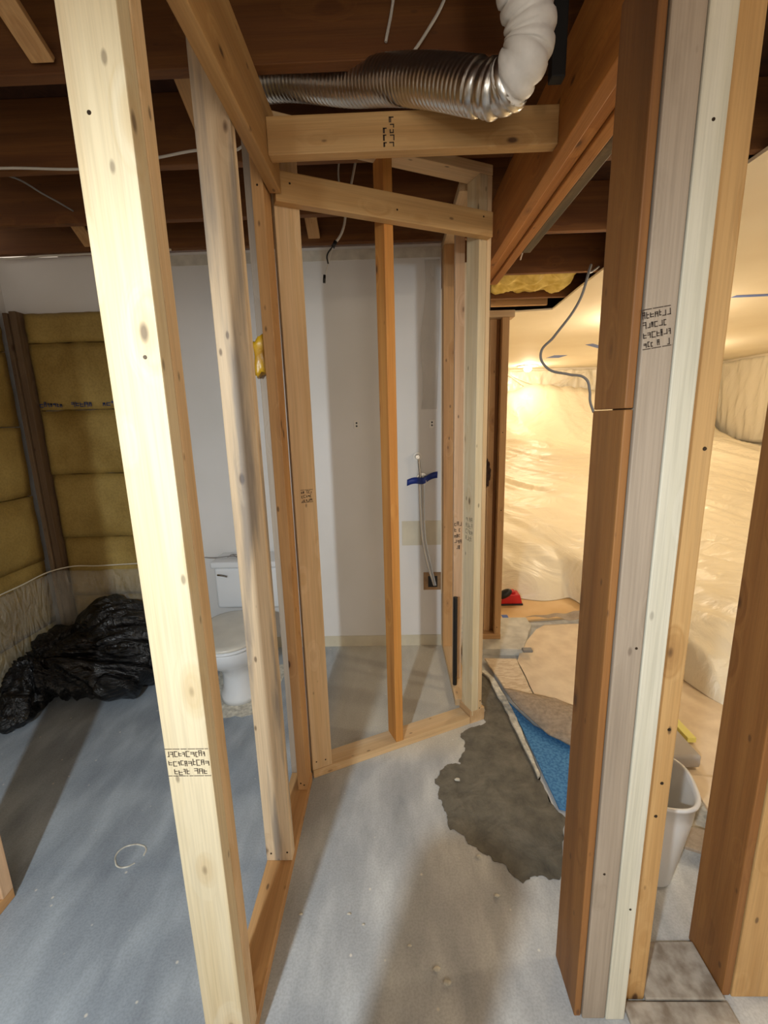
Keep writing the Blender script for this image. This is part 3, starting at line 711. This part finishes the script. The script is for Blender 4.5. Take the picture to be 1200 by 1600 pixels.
rr = poly('floor_ring', [(TX - 0.20, 2.03), (TX - 0.05, 1.99), (TX + 0.12, 2.02), (TX + 0.21, 2.1), (TX + 0.2, 2.5), (TX - 0.2, 2.5)], 0.0003, 0.0015, M['dust'], 'pale caulk residue patch on the floor around the toilet foot', 'residue', jag=0.02, sub=6)

# ------------------------------------------------------------------ shower valve and things on the back wall
v = empty('shower_valve', (0.16, YB, 1.2)); tag(v, 'chrome and white stub-out fitting with a vertical rod on the back wall', 'valve')
def disc(name, c, nrm, r, d, mat, parent=None, r2=None, seg=28):
    bm = bmesh.new(); bmesh.ops.create_cone(bm, cap_ends=True, segments=seg, radius1=r, radius2=r if r2 is None else r2, depth=d)
    o = obj(name, bm, mat); n = Vector(nrm).normalized()
    o.matrix_basis = Matrix.Translation(Vector(c)) @ n.to_track_quat('Z', 'Y').to_matrix().to_4x4()
    for p in o.data.polygons: p.use_smooth = len(p.vertices) == 4
    if parent is not None: o.parent = parent; o.matrix_parent_inverse = parent.matrix_basis.inverted()
    return o
disc('upper_flange', (0.153, YB - 0.009, 1.268), (0, -1, 0), 0.026, 0.016, M['nylon'], v)
disc('upper_cap', (0.153, YB - 0.030, 1.268), (0, -1, 0), 0.016, 0.026, M['chrome'], v, 0.012)
tube('rod', [(0.160, YB - 0.032, 1.250), (0.165, YB - 0.033, 1.19), (0.170, YB - 0.034, 1.135)], 0.0075, M['chrome'], v)
disc('lower_flange', (0.180, YB - 0.008, 1.135), (0, -1, 0), 0.032, 0.014, M['chrome'], v)
disc('lower_cap', (0.188, YB - 0.034, 1.118), (0.2, -1, -0.2), 0.022, 0.035, M['nylon'], v, 0.014)
hs = empty('water_lines', (0.19, YB, 0.7)); tag(hs, 'bundle of grey and white supply lines hanging from blue tape to the wall opening', 'hose')
for k, (dx, r, m_, dy) in enumerate([(0.0, 0.0085, M['hose'], -0.020), (0.014, 0.006, M['cable'], -0.015), (0.022, 0.0045, M['hose'], -0.030), (-0.004, 0.004, M['cable'], -0.034)]):
    tube('line', [(0.165 + dx * 1.2, YB + dy - 0.010, 1.10), (0.168 + dx, YB + dy - 0.014, 0.95), (0.180 + dx * 0.8, YB + dy - 0.018, 0.75), (0.212 + dx * 0.8, YB + dy - 0.02, 0.58), (0.252 + dx * 0.4, YB + dy - 0.012, 0.44)], r, m_, hs)
bm = bmesh.new()
L_ = []
for i in range(15):
    a = i / 14; x = 0.086 + 0.19 * a; z = 1.085 + 0.045 * a + 0.004 * math.sin(a * 9); y = YB - 0.003 - 0.062 * math.exp(-((a - 0.52) / 0.16) ** 2)
    L_.append((bm.verts.new((x, y, z)), bm.verts.new((x + 0.002, y, z + 0.040))))
for a, b in zip(L_, L_[1:]): bm.faces.new([a[0], b[0], b[1], a[1]])
o = obj('painter_tape', bm, M['tape'], smooth=True); o.modifiers.new('s', 'SOLIDIFY').thickness = 0.001
tag(o, 'dark blue painter tape strip holding the supply lines on the back wall', 'tape')
ob = empty('wall_opening', (0.245, YB, 0.45)); tag(ob, 'small square tan cutout in the back wall where the supply lines enter', 'opening')
bm = bmesh.new(); boxbm(bm, (0.185, 0.298), (YB - 0.0045, YB - 0.0005), (0.395, 0.515)); obj('backing', bm, M['kraft'], ob)
bm = bmesh.new(); boxbm(bm, (0.215, 0.275), (YB - 0.0065, YB - 0.005), (0.415, 0.490)); obj('dark_recess', bm, M['black'], ob)
for x, z, lab in [(-0.214, 1.47, 'left of the amber stud'), (0.244, 1.463, 'above the blue tape')]:
    e_ = empty('anchor_plate', (x, YB, z)); tag(e_, 'tiny white anchor plate with two dark holes on back wall, ' + lab, 'anchor')
    bm = bmesh.new(); boxbm(bm, (x - 0.016, x + 0.016), (YB - 0.003, YB - 0.0005), (z - 0.024, z + 0.024), 0.001); obj('plate', bm, M['nylon'], e_)
    for dz in (-0.009, 0.009): disc('hole', (x, YB - 0.0034, z + dz), (0, -1, 0), 0.0055, 0.0008, M['black'], e_)
# translucent plastic taped on the back wall
bm = bmesh.new(); V = {}
for i in range(13):
    for j in range(41):
        a, b = i / 12, j / 40
        x0 = 0.205 - 0.03 * b + 0.01 * math.sin(b * 9); x1 = 0.292 - 0.0 * b - 0.02 * b * b
        V[i, j] = bm.verts.new((x0 + (x1 - x0) * a, YB - 0.006 - 0.012 * (0.5 + 0.5 * noise.noise(Vector((a * 4, b * 11, 2)))) , 2.37 - 0.82 * b))
for i in range(12):
    for j in range(40): bm.faces.new([V[i, j], V[i + 1, j], V[i + 1, j + 1], V[i, j + 1]])
o = obj('plastic_strip', bm, M['poly'], smooth=True); tag(o, 'wrinkled clear plastic strip hanging on the back wall in the top right of the alcove', 'plastic sheet')
o.modifiers.new('s', 'SOLIDIFY').thickness = 0.0008

# ------------------------------------------------------------------ duct
def duct(name, pts, r, mat, pitch, depth, parent, seg=40, taper=None):
    P = [Vector(p) for p in pts]
    fine = []
    for i in range(len(P) - 1):
        p0 = P[max(0, i - 1)]; p1 = P[i]; p2 = P[i + 1]; p3 = P[min(len(P) - 1, i + 2)]
        for k in range(60):
            t_ = k / 60
            fine.append(0.5 * ((2 * p1) + (p2 - p0) * t_ + (2 * p0 - 5 * p1 + 4 * p2 - p3) * t_ ** 2 + (3 * p1 - p0 - 3 * p2 + p3) * t_ ** 3))
    fine.append(P[-1])
    s = 0; nxt = 0; st = pitch / 6; out = []
    for a, b in zip(fine, fine[1:]):
        l = (b - a).length
        while nxt <= s + l:
            out.append((a.lerp(b, (nxt - s) / l), (b - a).normalized(), nxt)); nxt += st
        s += l
    bm = bmesh.new(); prev = None; up = Vector((0, 0, 1))
    for p, d, q in out:
        u = up - d * up.dot(d); u.normalize(); up = u; w = d.cross(u)
        ring_ = []
        for k in range(seg):
            a = 2 * math.pi * k / seg
            ph = (q / pitch + k / seg) % 1.0
            rr_ = r * (1 + (taper(q) if taper else 0)) - depth * (1 - abs(math.sin(ph * math.pi))) ** 2
            ring_.append(bm.verts.new(p + (u * math.cos(a) + w * math.sin(a)) * rr_))
        if prev:
            for k in range(seg): bm.faces.new([prev[k], prev[(k + 1) % seg], ring_[(k + 1) % seg], ring_[k]])
        prev = ring_
    bmesh.ops.recalc_face_normals(bm, faces=bm.faces[:])
    return obj(name, bm, mat, parent, True)
de = empty('exhaust_duct', (0.0, 1.5, 2.45)); tag(de, 'silver ribbed metal exhaust duct above the upper header, joining a white flexible hose', 'duct')
duct('metal_duct', [(-0.46, 1.68, 2.575), (-0.30, 1.635, 2.555), (-0.10, 1.53, 2.470), (0.03, 1.42, 2.402), (0.12, 1.325, 2.335), (0.218, 1.22, 2.251)], 0.056, M['foil'], 0.0155, 0.0035, de)
def crinkle(q): return 0.05 * math.sin(q * 140)
duct('foil_elbow', [(0.210, 1.225, 2.255), (0.240, 1.20, 2.234), (0.269, 1.178, 2.222), (0.290, 1.15, 2.224)], 0.054, M['foil'], 0.021, 0.006, de, 22, crinkle)
duct('white_hose', [(0.278, 1.165, 2.220), (0.298, 1.13, 2.235), (0.309, 1.12, 2.262), (0.307, 1.11, 2.292), (0.292, 1.10, 2.330), (0.278, 1.09, 2.37), (0.27, 1.08, 2.48), (0.27, 1.08, 2.69)], 0.053, M['flex'], 0.026, 0.010, de)
lum('duct_strap', (0.398, 0.432), (1.24, 1.27), (2.28, 2.66), M['duct_tape_strap'], 'black strap hanging beside the white hose against the beam', 'strap')

# ------------------------------------------------------------------ cables
tube('joist_cable', [(-2.1, 1.86, 2.445), (-1.44, 1.845, 2.451), (-1.10, 1.862, 2.447), (-0.83, 1.815, 2.449), (-0.68, 1.784, 2.45), (-0.50, 1.768, 2.45), (-0.45, 1.75, 2.52)], 0.0045, M['cable'], label='white cable running left to right along the second visible joist', cat='cable')
tube('joist_cable', [(-1.62, 1.935, 2.46), (-1.55, 1.98, 2.50), (-1.50, 2.16, 2.50), (-1.485, 2.30, 2.50)], 0.004, M['cable_grey'], label='grey cable slanting between the joists at the upper left', cat='cable')
tube('drop_cable', [(0.045, 1.32, 2.67), (0.030, 1.412, 2.583), (0.007, 1.42, 2.49)], 0.0042, M['cable'], label='white cable dropping into a hole in the joist above the duct, left one', cat='cable')
tube('drop_cable', [(0.19, 1.40, 2.66), (0.166, 1.41, 2.577), (0.115, 1.412, 2.50), (0.071, 1.41, 2.447)], 0.0042, M['cable'], label='white cable slanting down behind the duct, right one', cat='cable')
hw = tube('hanging_wire', [(-0.12, 2.2, 2.66), (-0.150, 2.2, 2.54), (-0.178, 2.2, 2.44), (-0.205, 2.2, 2.33), (-0.25, 2.2, 2.272)], 0.0055, M['cable'], label='white wire with bare black ends hanging in front of the back wall', cat='cable')
tube('bare_end', [(-0.25, 2.2, 2.272), (-0.278, 2.2, 2.235), (-0.275, 2.2, 2.20)], 0.0035, M['black'], hw)
tube('bare_end', [(-0.25, 2.2, 2.272), (-0.272, 2.2, 2.21), (-0.292, 2.2, 2.15)], 0.002, M['cable'], hw)
disc('tape_wrap', (-0.243, 2.2, 2.280), (0.6, 0, 1), 0.0085, 0.030, M['black'], hw)
disc('wire_nut', (-0.296, 2.2, 2.137), (0.1, 0, 1), 0.006, 0.034, M['black'], hw)
tube('hanging_wire', [(-0.20, 2.25, 2.68), (-0.215, 2.25, 2.60), (-0.21, 2.25, 2.50)], 0.004, M['cable'], label='short white wire end showing just below the upper header, left of the hanging one', cat='cable')
tube('dangling_cable', [(1.37, 3.15, 2.434), (1.16, 2.75, 2.29), (0.93, 2.24, 2.14), (0.831, 2.0, 2.07), (0.799, 2.0, 1.96), (0.70, 2.0, 1.82), (0.648, 2.0, 1.755), (0.678, 2.0, 1.694), (0.77, 2.0, 1.665), (0.846, 2.0, 1.645), (0.868, 2.0, 1.59), (0.872, 2.0, 1.55), (0.891, 2.0, 1.50)], 0.0055, M['cable_grey'], label='grey cable dangling in a kink from the torn ceiling into the right opening', cat='cable')
tube('short_cable', [(0.66, 2.35, 2.40), (0.66, 2.36, 2.30), (0.645, 2.36, 2.24)], 0.004, M['cable'], label='short white cable stub poking down right of the beam', cat='cable')
tube('corner_cable', [(-2.26, 2.0, 2.43), (-2.24, 2.3, 2.40), (-2.20, 2.60, 2.42), (-1.9, 2.66, 2.44), (-1.2, 2.655, 2.447)], 0.006, M['cable'], label='white cable along the top of the white wall at the upper left corner', cat='cable')

# amber foam lump by the corner
bm = bmesh.new(); bmesh.ops.create_cube(bm, size=1); bmesh.ops.subdivide_edges(bm, edges=bm.edges[:], cuts=6, use_grid_fill=True)
for v_ in bm.verts:
    c = v_.co.copy(); k = 1 + 0.25 * noise.noise(c * 3 + Vector((3, 1, 0))); v_.co = Vector((c.x * 0.040 * k, c.y * 0.042 * k, c.z * 0.115 * k + (0.02 * c.x)))
tag(obj('foam_block', bm, M['amber_box'], smooth=True, loc=(-0.441, 1.568, 1.715)), 'glossy amber yellow foam block stuck between the whitish stud and orange corner stud', 'foam')

# ------------------------------------------------------------------ floor patches and coverings
patch = [(0.500, 2.44), (0.548, 2.321), (0.580, 2.031), (0.590, 1.759), (0.59, 1.482), (0.62, 1.41), (0.56, 1.25), (0.532, 1.183), (0.468, 1.179), (0.39, 1.163), (0.333, 1.226), (0.276, 1.272), (0.197, 1.346), (0.171, 1.427), (0.148, 1.565), (0.184, 1.65), (0.273, 1.686), (0.306, 1.804), (0.30, 1.872), (0.43, 1.94), (0.45, 2.05), (0.43, 2.40)]
poly('mortar_patch', patch, 0.0002, 0.002, M['mortar'], 'dark fresh mortar patch on the floor in front of the pale end stud', 'patch', jag=0.022, sub=16, jag2=0.006)
floor_shadow = [(0.30, 1.19), (0.20, 1.25), (0.144, 1.297), (0.07, 1.20), (0.03, 1.10), (-0.02, 1.02), (-0.05, 0.93), (0.0, 0.84), (0.03, 0.76), (0.33, 0.76), (0.30, 0.9), (0.33, 1.03), (0.31, 1.1)]  # outline of the shadow on the floor, once meant as painted; not drawn
lip = [(0.505, 2.44), (0.560, 2.30), (0.590, 2.03), (0.590, 1.84), (0.594, 1.60), (0.582, 1.58), (0.568, 1.80), (0.556, 2.03), (0.530, 2.30), (0.485, 2.43)]
poly('mortar_ridge', lip, 0.0032, 0.014, M['dust'], 'pale crumbly ridge of dust along the edge of the mortar patch', 'debris', jag=0.008, sub=5)
for i, (x, y, r) in enumerate([(0.243, 1.58, 0.013), (0.267, 1.249, 0.009), (0.018, 0.985, 0.006), (-0.166, 1.069, 0.006), (-0.315, 1.069, 0.006), (0.09, 0.93, 0.011), (0.115, 0.90, 0.012), (0.30, 1.12, 0.009), (-0.12, 1.04, 0.005)]):
    bm = bmesh.new(); bmesh.ops.create_icosphere(bm, subdivisions=2, radius=1)
    for v_ in bm.verts:
        k = 1 + 0.5 * noise.noise(v_.co * 1.7 + Vector((i, i, 0))); v_.co = Vector((v_.co.x * r * k, v_.co.y * r * 0.6 * k, max(-0.9, v_.co.z) * r * 0.3))
    lab = ['largest pale chip lying on the dark mortar patch', 'orange-tinted chip at the near edge of the mortar patch', 'small pale chip on bare concrete below the mortar patch', 'small pale chip near the middle of the bare floor', 'small pale chip beside the left bottom plate',
           'pale plaster crumb in the pair low on the floor, left one', 'pale plaster crumb in the pair low on the floor, right one', 'pale chip near the foot of the thick right post', 'tiny pale chip in the open middle of the floor'][i]
    tag(obj('plaster_chip', bm, M['dust'], smooth=True, loc=(x, y, 0.004 + r * 0.2)), lab, 'chip', 'plaster chips on the floor')
# circular caulk mark at the lower left
cp = [(-0.965 + 0.05 * math.cos(a) * (1 + 0.12 * math.sin(3 * a)), 1.262 + 0.042 * math.sin(a), 0.0012) for a in [i * 0.62 for i in range(10)]]
tube('caulk_ring', cp, 0.0025, M['dust'], label='thin pale ring of dried glue on the grey floor at lower left', cat='residue')

ply = poly('plywood_panel', [(0.78, 3.03), (0.97, 3.03), (1.0, 3.04), (1.37, 3.08), (1.9, 3.06), (2.3, 3.0), (2.6, 4.0), (0.60, 4.0), (0.62, 3.03)], 0.0005, 0.016, M['ply'], 'tan plywood sheet on the floor beside the red tool', 'plywood')
paper = poly('floor_paper', [(0.744, 2.485), (0.80, 2.61), (0.985, 2.88), (1.07, 2.945), (1.359, 2.95), (1.60, 2.90), (1.95, 2.4), (1.75, 1.62), (1.35, 1.45), (1.20, 1.50), (1.02, 1.80), (0.931, 2.023), (0.826, 2.094), (0.74, 2.10)], 0.001, 0.008, M['paper'], 'large creased tan floor-protection paper covering the right-hand floor', 'paper', jag=0.004, sub=4,
             zf=lambda x, y: 0.012 + 0.009 * noise.noise(Vector((x * 4, y * 5, 0))))
ob_ = poly('osb_panel', [(0.545, 2.50), (0.738, 2.487), (0.728, 2.12), (0.70, 2.10), (0.60, 2.14), (0.575, 2.30)], 0.0145, 0.026, M['osb'], 'small flaked strand board piece beside the paper and concrete curb', 'board', jag=0.004, sub=5)
def feltz(x, y): return 0.045 * max(0, 1 - abs((y - 2.0) * 1.0 + (x - 0.70) * 0.9) * 4) + 0.004 * noise.noise(Vector((x * 20, y * 20, 0)))
poly('underlay_flap', [(0.567, 2.125), (0.70, 2.095), (0.826, 2.075), (0.90, 2.0), (0.95, 1.85), (0.86, 1.72), (0.775, 1.735), (0.70, 1.81), (0.650, 1.905), (0.595, 2.02)], 0.020, 0.028, M['felt'], 'grey felt underlay flap curled up above the blue piece', 'underlay', jag=0.002, sub=4, zf=feltz, smooth=True)
poly('blue_underlay', [(0.585, 2.09), (0.66, 1.90), (0.80, 1.76), (0.90, 1.62), (0.80, 1.45), (0.641, 1.424), (0.612, 1.434), (0.606, 1.64), (0.600, 1.87)], 0.0045, 0.0125, M['blue'], 'bright blue triangular underlay piece at the edge of the mortar patch', 'underlay', jag=0.002, sub=4)
poly('loose_paper', [(0.955, 3.02), (1.10, 2.965), (1.36, 2.965), (1.50, 2.90), (1.42, 3.06), (1.2, 3.035)], 0.030, 0.0315, M['grey'], 'curled grey-white torn paper edge behind the floor paper', 'paper', jag=0.01, sub=4, zf=lambda x, y: 0.03 + 0.03 * noise.noise(Vector((x * 9, y * 9, 4))))
bm = bmesh.new(); boxbm(bm, (0.79, 0.85), (2.52, 2.56), (0.045, 0.062), 0.003); tag(obj('grey_block', bm, M['cable_grey']), 'small grey block at the paper corner beside the curb', 'block')
bm = bmesh.new(); boxbm(bm, (0.80, 0.845), (3.05, 3.13), (0.0162, 0.0172)); tag(obj('painter_tape', bm, M['tape_light']), 'light blue tape scrap on plywood below the red tool', 'tape')
# things beyond the bin
bm = bmesh.new(); boxbm(bm, (0.0, 0.03), (0, 0.46), (0, 0.002)); o = obj('painter_tape', bm, M['tape'], loc=(1.30, 1.33, 0.006)); o.rotation_euler.z = -0.35; tag(o, 'blue tape strip on the floor behind the white bin', 'tape')
for i, (x, y, r_) in enumerate([(1.09, 1.36, 0.3), (1.16, 1.30, 0.9), (1.05, 1.25, -0.4), (1.17, 1.42, 1.4)]):
    bm = bmesh.new(); boxbm(bm, (-0.09, 0.09), (-0.05, 0.05), (0, 0.012), 0.002)
    for v_ in bm.verts: v_.co.z += 0.01 * math.sin(v_.co.x * 30 + i)
    o = obj('board_scrap', bm, (M['dust'], M['wall'], M['grey'], M['paper'])[i], loc=(x, y, 0.004 + 0.024 * i)); o.rotation_euler.z = r_
    tag(o, ['crumbly white drywall scrap behind the bin, largest', 'white drywall scrap at the edge of the right post', 'brown splintered board scrap lowest in the debris behind the bin', 'tan scrap just under the blue tape behind the bin'][i], 'scrap', 'scraps behind the white bin')

# white bin
bc = Vector((0.80, 1.235))
bn = empty('waste_bin', (bc.x, bc.y, 0)); tag(bn, 'white plastic waste bin behind the thick right post', 'bin')
bm = bmesh.new(); prof = [(0.0, 0.002), (0.085, 0.002), (0.095, 0.010), (0.128, 0.27), (0.131, 0.33), (0.138, 0.332), (0.139, 0.342), (0.130, 0.343), (0.124, 0.330), (0.118, 0.25), (0.088, 0.018), (0.0, 0.015)]
prev = None
for r_, z_ in prof:
    rg = []
    for k in range(48):
        a = 2 * math.pi * k / 48; e_ = 3.0; c, s = math.cos(a), math.sin(a)
        rg.append(bm.verts.new((math.copysign(abs(c) ** (2 / e_), c) * r_ * 1.0, math.copysign(abs(s) ** (2 / e_), s) * r_ * 0.92, z_)))
    if prev:
        for k in range(48): bm.faces.new([prev[k], prev[(k + 1) % 48], rg[(k + 1) % 48], rg[k]])
    prev = rg
bmesh.ops.remove_doubles(bm, verts=bm.verts[:], dist=0.00001); bmesh.ops.recalc_face_normals(bm, faces=bm.faces[:])
b_ = obj('bin_body', bm, M['bucket'], smooth=True, loc=(bc.x, bc.y, 0)); b_.rotation_euler.z = -0.3; b_.parent = bn; b_.matrix_parent_inverse = bn.matrix_basis.inverted()
bm = bmesh.new(); boxbm(bm, (0.865, 0.895), (1.335, 1.350), (0.325, 0.36), 0.002); obj('rim_clip', bm, simple('brown_clip', (96, 78, 66), 0.6), bn)
gt = empty('paint_tray', (1.02, 1.62, 0)); tag(gt, 'grey tray and yellow tape measure edge seen just above the white bin', 'tray')
bm = bmesh.new(); boxbm(bm, (0.98, 1.26), (1.60, 1.83), (0.03, 0.09), 0.015, 3); obj('tray', bm, M['grey_plastic'], gt, True)
lum('yellow_level', (1.30, 1.34), (1.75, 2.35), (0.03, 0.055), simple('yellow_plastic', (232, 222, 120), 0.5), 'long pale yellow spirit level on the floor paper behind the post', 'level')

# red tool by the far frame
rt = empty('red_tool', (0.93, 3.33, 0)); tag(rt, 'red power tool with black handle on the plywood sheet', 'tool')
bm = bmesh.new(); vs = boxbm(bm, (0.84, 1.01), (3.30, 3.40), (0.028, 0.105), 0.008, 3)
for v_ in bm.verts:
    if v_.co.z > 0.07: v_.co.x = 0.925 + (v_.co.x - 0.925) * 0.78
obj('body', bm, M['red'], rt, True)
bm = bmesh.new(); boxbm(bm, (0.835, 1.015), (3.295, 3.405), (0.0165, 0.030), 0.004, 2); obj('base', bm, M['black'], rt)
bm = bmesh.new(); boxbm(bm, (0.915, 0.96), (3.32, 3.38), (0.104, 0.125), 0.008, 3); obj('red_grip', bm, M['red'], rt, True)
bm = bmesh.new(); bmesh.ops.create_uvsphere(bm, u_segments=24, v_segments=16, radius=1)
for v_ in bm.verts: v_.co = Vector((v_.co.x * 0.062, v_.co.y * 0.035, v_.co.z * 0.033))
h_ = obj('handle', bm, M['black'], smooth=True, loc=(0.865, 3.29, 0.120)); h_.rotation_euler = (0, -0.5, 0); h_.parent = rt; h_.matrix_parent_inverse = rt.matrix_basis.inverted()

# ------------------------------------------------------------------ draped right-hand room
def yfront(x):
    a = 3.42 + 0.05 * math.sin(x * 9)
    t_ = min(1, max(0, (x - 1.42) / 0.25)); t_ = t_ * t_ * (3 - 2 * t_)
    return a * (1 - t_) + (2.05 + 0.04 * math.sin(x * 7)) * t_ - (0.5 * max(0, min(1.0, x - 1.7)))
bm = bmesh.new(); nx, ny = 190, 170; V = {}
for i in range(nx + 1):
    x = 0.52 + (XR - 0.17 - 0.52) * (i / nx) ** 1.5
    yf = yfront(x)
    for j in range(ny + 1):
        t_ = (j / ny) ** 1.6; y = yf + (YF - 0.12 - yf) * t_
        d = y - yf
        rise = 0.34 * (1 - math.exp(-d / 0.22)) + 0.165 * max(0, y - 3.6) + 0.9 * max(0, (y - 8.3) / 1.0) ** 2
        # shallow lift across the corner where the cover drops to the near part of the room
        e = min(1.0, d * 6)
        rid = (1 - abs(noise.noise(Vector((x * 2.2 + y * 1.6, y * 0.35 - x * 0.5, 2)))) * 5)
        rid2 = (1 - abs(noise.noise(Vector((x * 5 + y * 3, y * 0.8, 7)))) * 5)
        z = 0.02 + rise * (0.92 + 0.10 * noise.noise(Vector((x * 0.9, y * 0.7, 5)))) + e * (0.018 * rid + 0.010 * rid2 + 0.012 * noise.noise(Vector((x * 3, y * 3, 1))))
        z = max(z, 0.020)
        V[i, j] = bm.verts.new((x, y, z))
for i in range(nx):
    for j in range(ny): bm.faces.new([V[i, j], V[i + 1, j], V[i + 1, j + 1], V[i, j + 1]])
o = obj('plastic_cover', bm, M['sheet_pile'], smooth=True); o.modifiers.new('s', 'SOLIDIFY').thickness = 0.002
tag(o, 'large translucent plastic cover draped over the goods in the bright right-hand room', 'plastic sheet')
far_curtain = strip('plastic_curtain', [(0.56, YF - 0.02), (XR - 0.02, YF - 0.02)], 2.40, 1.6, M['sheet'], 'plastic curtain hanging on the far wall below the ceiling lamp', 0.035, 9, n=220, m=24)
o = strip('plastic_curtain', [(XR - 0.02, YF - 0.10), (XR - 0.02, 1.2)], 2.40, 0.95, M['sheet'], 'plastic curtain hanging on the right-hand wall', 0.035, 13, n=220, m=24)
# scalloped folds taped up under the lamp
for k, (x0, x1, dz, lab) in enumerate([(2.36, 3.9, 0.22, 'upper'), (2.36, 3.9, 0.36, 'lower')]):
    n = 14
    tube('sheet_fold', [(x0 + (x1 - x0) * i / n, YF - 0.10, 2.33 - dz * math.sin(math.pi * min(1, i / n * 1.05)) ** 1.2) for i in range(n + 1)], 0.008, M['sheet'], far_curtain)
# one seen lamp fitting, the others added to brighten the room
for x, y, lab in [(2.61, 8.78, 'flush round ceiling lamp glowing at the far end of the draped room'), (2.50, 4.60, 'added fill lamp in the middle of the draped room, behind the thick post'), (4.30, 7.00, 'added fill lamp at the right side of the draped room, behind the thick post'), (2.60, 1.30, 'added fill lamp near the right frame edge, out of view')]:
    e_ = empty('ceiling_lamp', (x, y, 2.4395)); tag(e_, lab, 'lamp', 'ceiling lamps of the draped room')
    disc('base', (x, y, 2.429), (0, 0, 1), 0.19, 0.02, M['nylon'], e_)
    bm = bmesh.new(); bmesh.ops.create_uvsphere(bm, u_segments=24, v_segments=14, radius=1)
    for v_ in bm.verts: v_.co = Vector((v_.co.x * 0.075, v_.co.y * 0.075, v_.co.z * 0.05))
    obj('globe', bm, M['globe'], e_, True, (x, y, 2.375))
def tapeon(loc, L, W_, rz, label, mat=M['tape_light']):
    bm = bmesh.new(); boxbm(bm, (-L / 2, L / 2), (-W_ / 2, W_ / 2), (-0.001, 0.001)); o = obj('painter_tape', bm, mat, loc=loc); o.rotation_euler.z = rz; tag(o, label, 'tape', 'blue tape on the finished ceiling'); return o
tapeon((2.72, 7.60, 2.4385), 0.22, 0.30, 0.1, 'blue tape piece under the glowing far ceiling lamp')
tapeon((3.05, 6.75, 2.4385), 0.10, 0.95, -0.75, 'slanting blue tape strip on the ceiling behind the dangling cable')
tapeon((3.14, 4.05, 2.4385), 0.45, 0.07, -0.05, 'long blue tape strip on the ceiling at the right frame edge')
